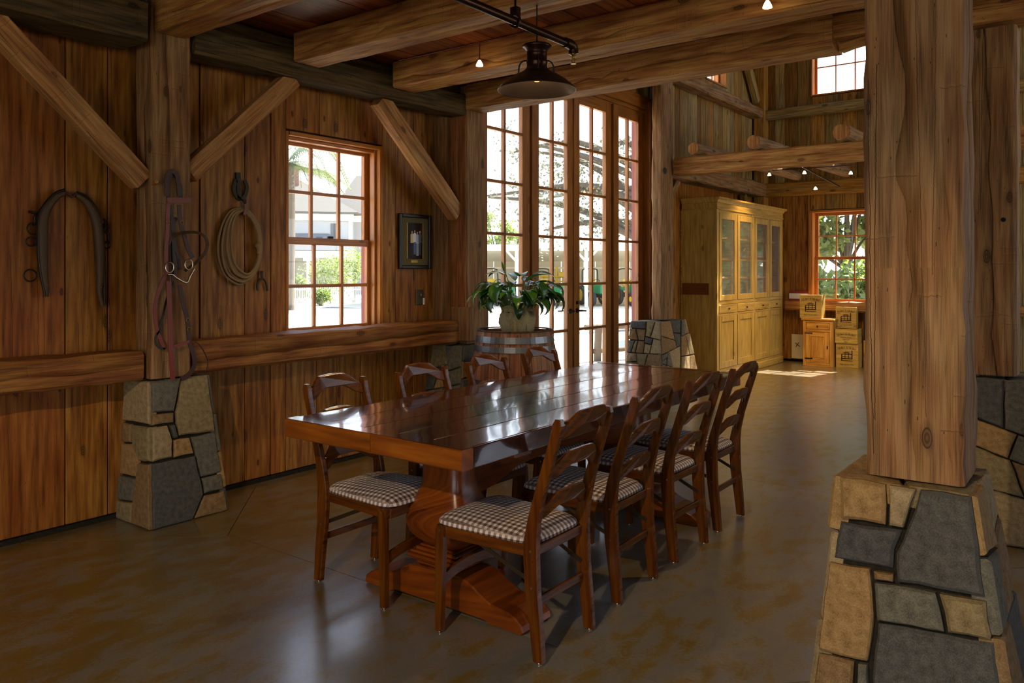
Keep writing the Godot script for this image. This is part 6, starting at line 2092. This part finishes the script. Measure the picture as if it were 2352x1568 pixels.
func tractor(label: String, at: Vector3, turn: float) -> void:
	var o := thing("tractor", label, "tractor", Vector3.ZERO, "tractors in the machine shed", true)
	bx("hood", Vector3(-0.28, 0.55, 0.25), Vector3(0.28, 1.0, 1.35), M.tractor_green, o, 0.05)
	bx("chassis", Vector3(-0.2, 0.38, -0.6), Vector3(0.2, 0.6, 1.3), M.black, o, 0.02)
	for s in [-1, 1]:
		bx("fender", Vector3(s * 0.32, 0.72, -0.75), Vector3(s * 0.62, 0.86, 0.15), M.tractor_green, o, 0.03)
		for q in [[-0.3, 0.48, 0.28], [1.05, 0.33, 0.2]]:
			var w := Sh.new()
			w.ring(Vector3(s * 0.55, q[1], q[0]), Vector3.RIGHT, q[1] - 0.11, 0.11, 20, 8)
			put("tyre", w, M.tyre, o)
			w = Sh.new()
			w.tube(PackedVector3Array([Vector3(s * 0.5, q[1], q[0]), Vector3(s * 0.62, q[1], q[0])]), q[1] - 0.2, 14)
			put("wheel_hub", w, M.tractor_yellow, o)
	var r := Sh.new()
	r.tube(curve([Vector3(-0.4, 0.7, -0.55), Vector3(-0.4, 1.5, -0.6), Vector3(-0.3, 1.72, -0.6), Vector3(0.3, 1.72, -0.6), Vector3(0.4, 1.5, -0.6), Vector3(0.4, 0.7, -0.55)], 5), 0.03, 7)
	put("roll_bar", r, M.tyre, o)
	bx("seat", Vector3(-0.22, 0.8, -0.45), Vector3(0.22, 0.9, -0.05), M.tractor_yellow, o, 0.03)
	bx("seat_back", Vector3(-0.22, 0.9, -0.5), Vector3(0.22, 1.25, -0.42), M.tractor_yellow, o, 0.03)
	var sw := Sh.new()
	sw.ring(Vector3(0, 1.12, 0.12), Vector3(0, 0.8, -0.6), 0.18, 0.015, 18, 6)
	sw.tube(PackedVector3Array([Vector3(0, 0.9, 0.3), Vector3(0, 1.12, 0.12)]), 0.02, 6)
	put("steering_wheel", sw, M.black, o)
	o.position = at + Vector3(0, 0.005, 0)
	o.rotation.y = turn + atan2(4.8 - at.x, -at.z)


func implement(at: Vector3) -> void:
	var o := thing("farm_implement", "yellow farm implement standing behind the tractors", "implement", at)
	for q in [[Vector3(-0.9, 1.35, 0), Vector3(0.9, 1.35, 0), 0.07], [Vector3(-0.9, 1.1, 0), Vector3(0.5, 1.1, 0), 0.05], [Vector3(0.1, 0, 0), Vector3(0.1, 1.9, 0), 0.06], [Vector3(-0.7, 0, 0), Vector3(-0.7, 1.3, 0), 0.05], [Vector3(0.75, 0, 0), Vector3(0.75, 1.5, 0), 0.06]]:
		var b := Sh.new()
		b.tube(PackedVector3Array([at + q[0], at + q[1]]), q[2], 6)
		put("bar", b, M.tractor_yellow, o)
	bx("gear_box", at + Vector3(0.3, 1.3, -0.15), at + Vector3(0.7, 1.6, 0.15), M.tractor_yellow, o, 0.04)


func _ready() -> void:
	R.seed = 20240
	NZ.seed = 3
	NZ.frequency = 0.05
	view_and_light()
	materials()
	shell()
	windows()
	frame()
	table()
	chairs()
	cabinet()
	corner()
	lamps()
	wall_things()
	barrel()
	yard()
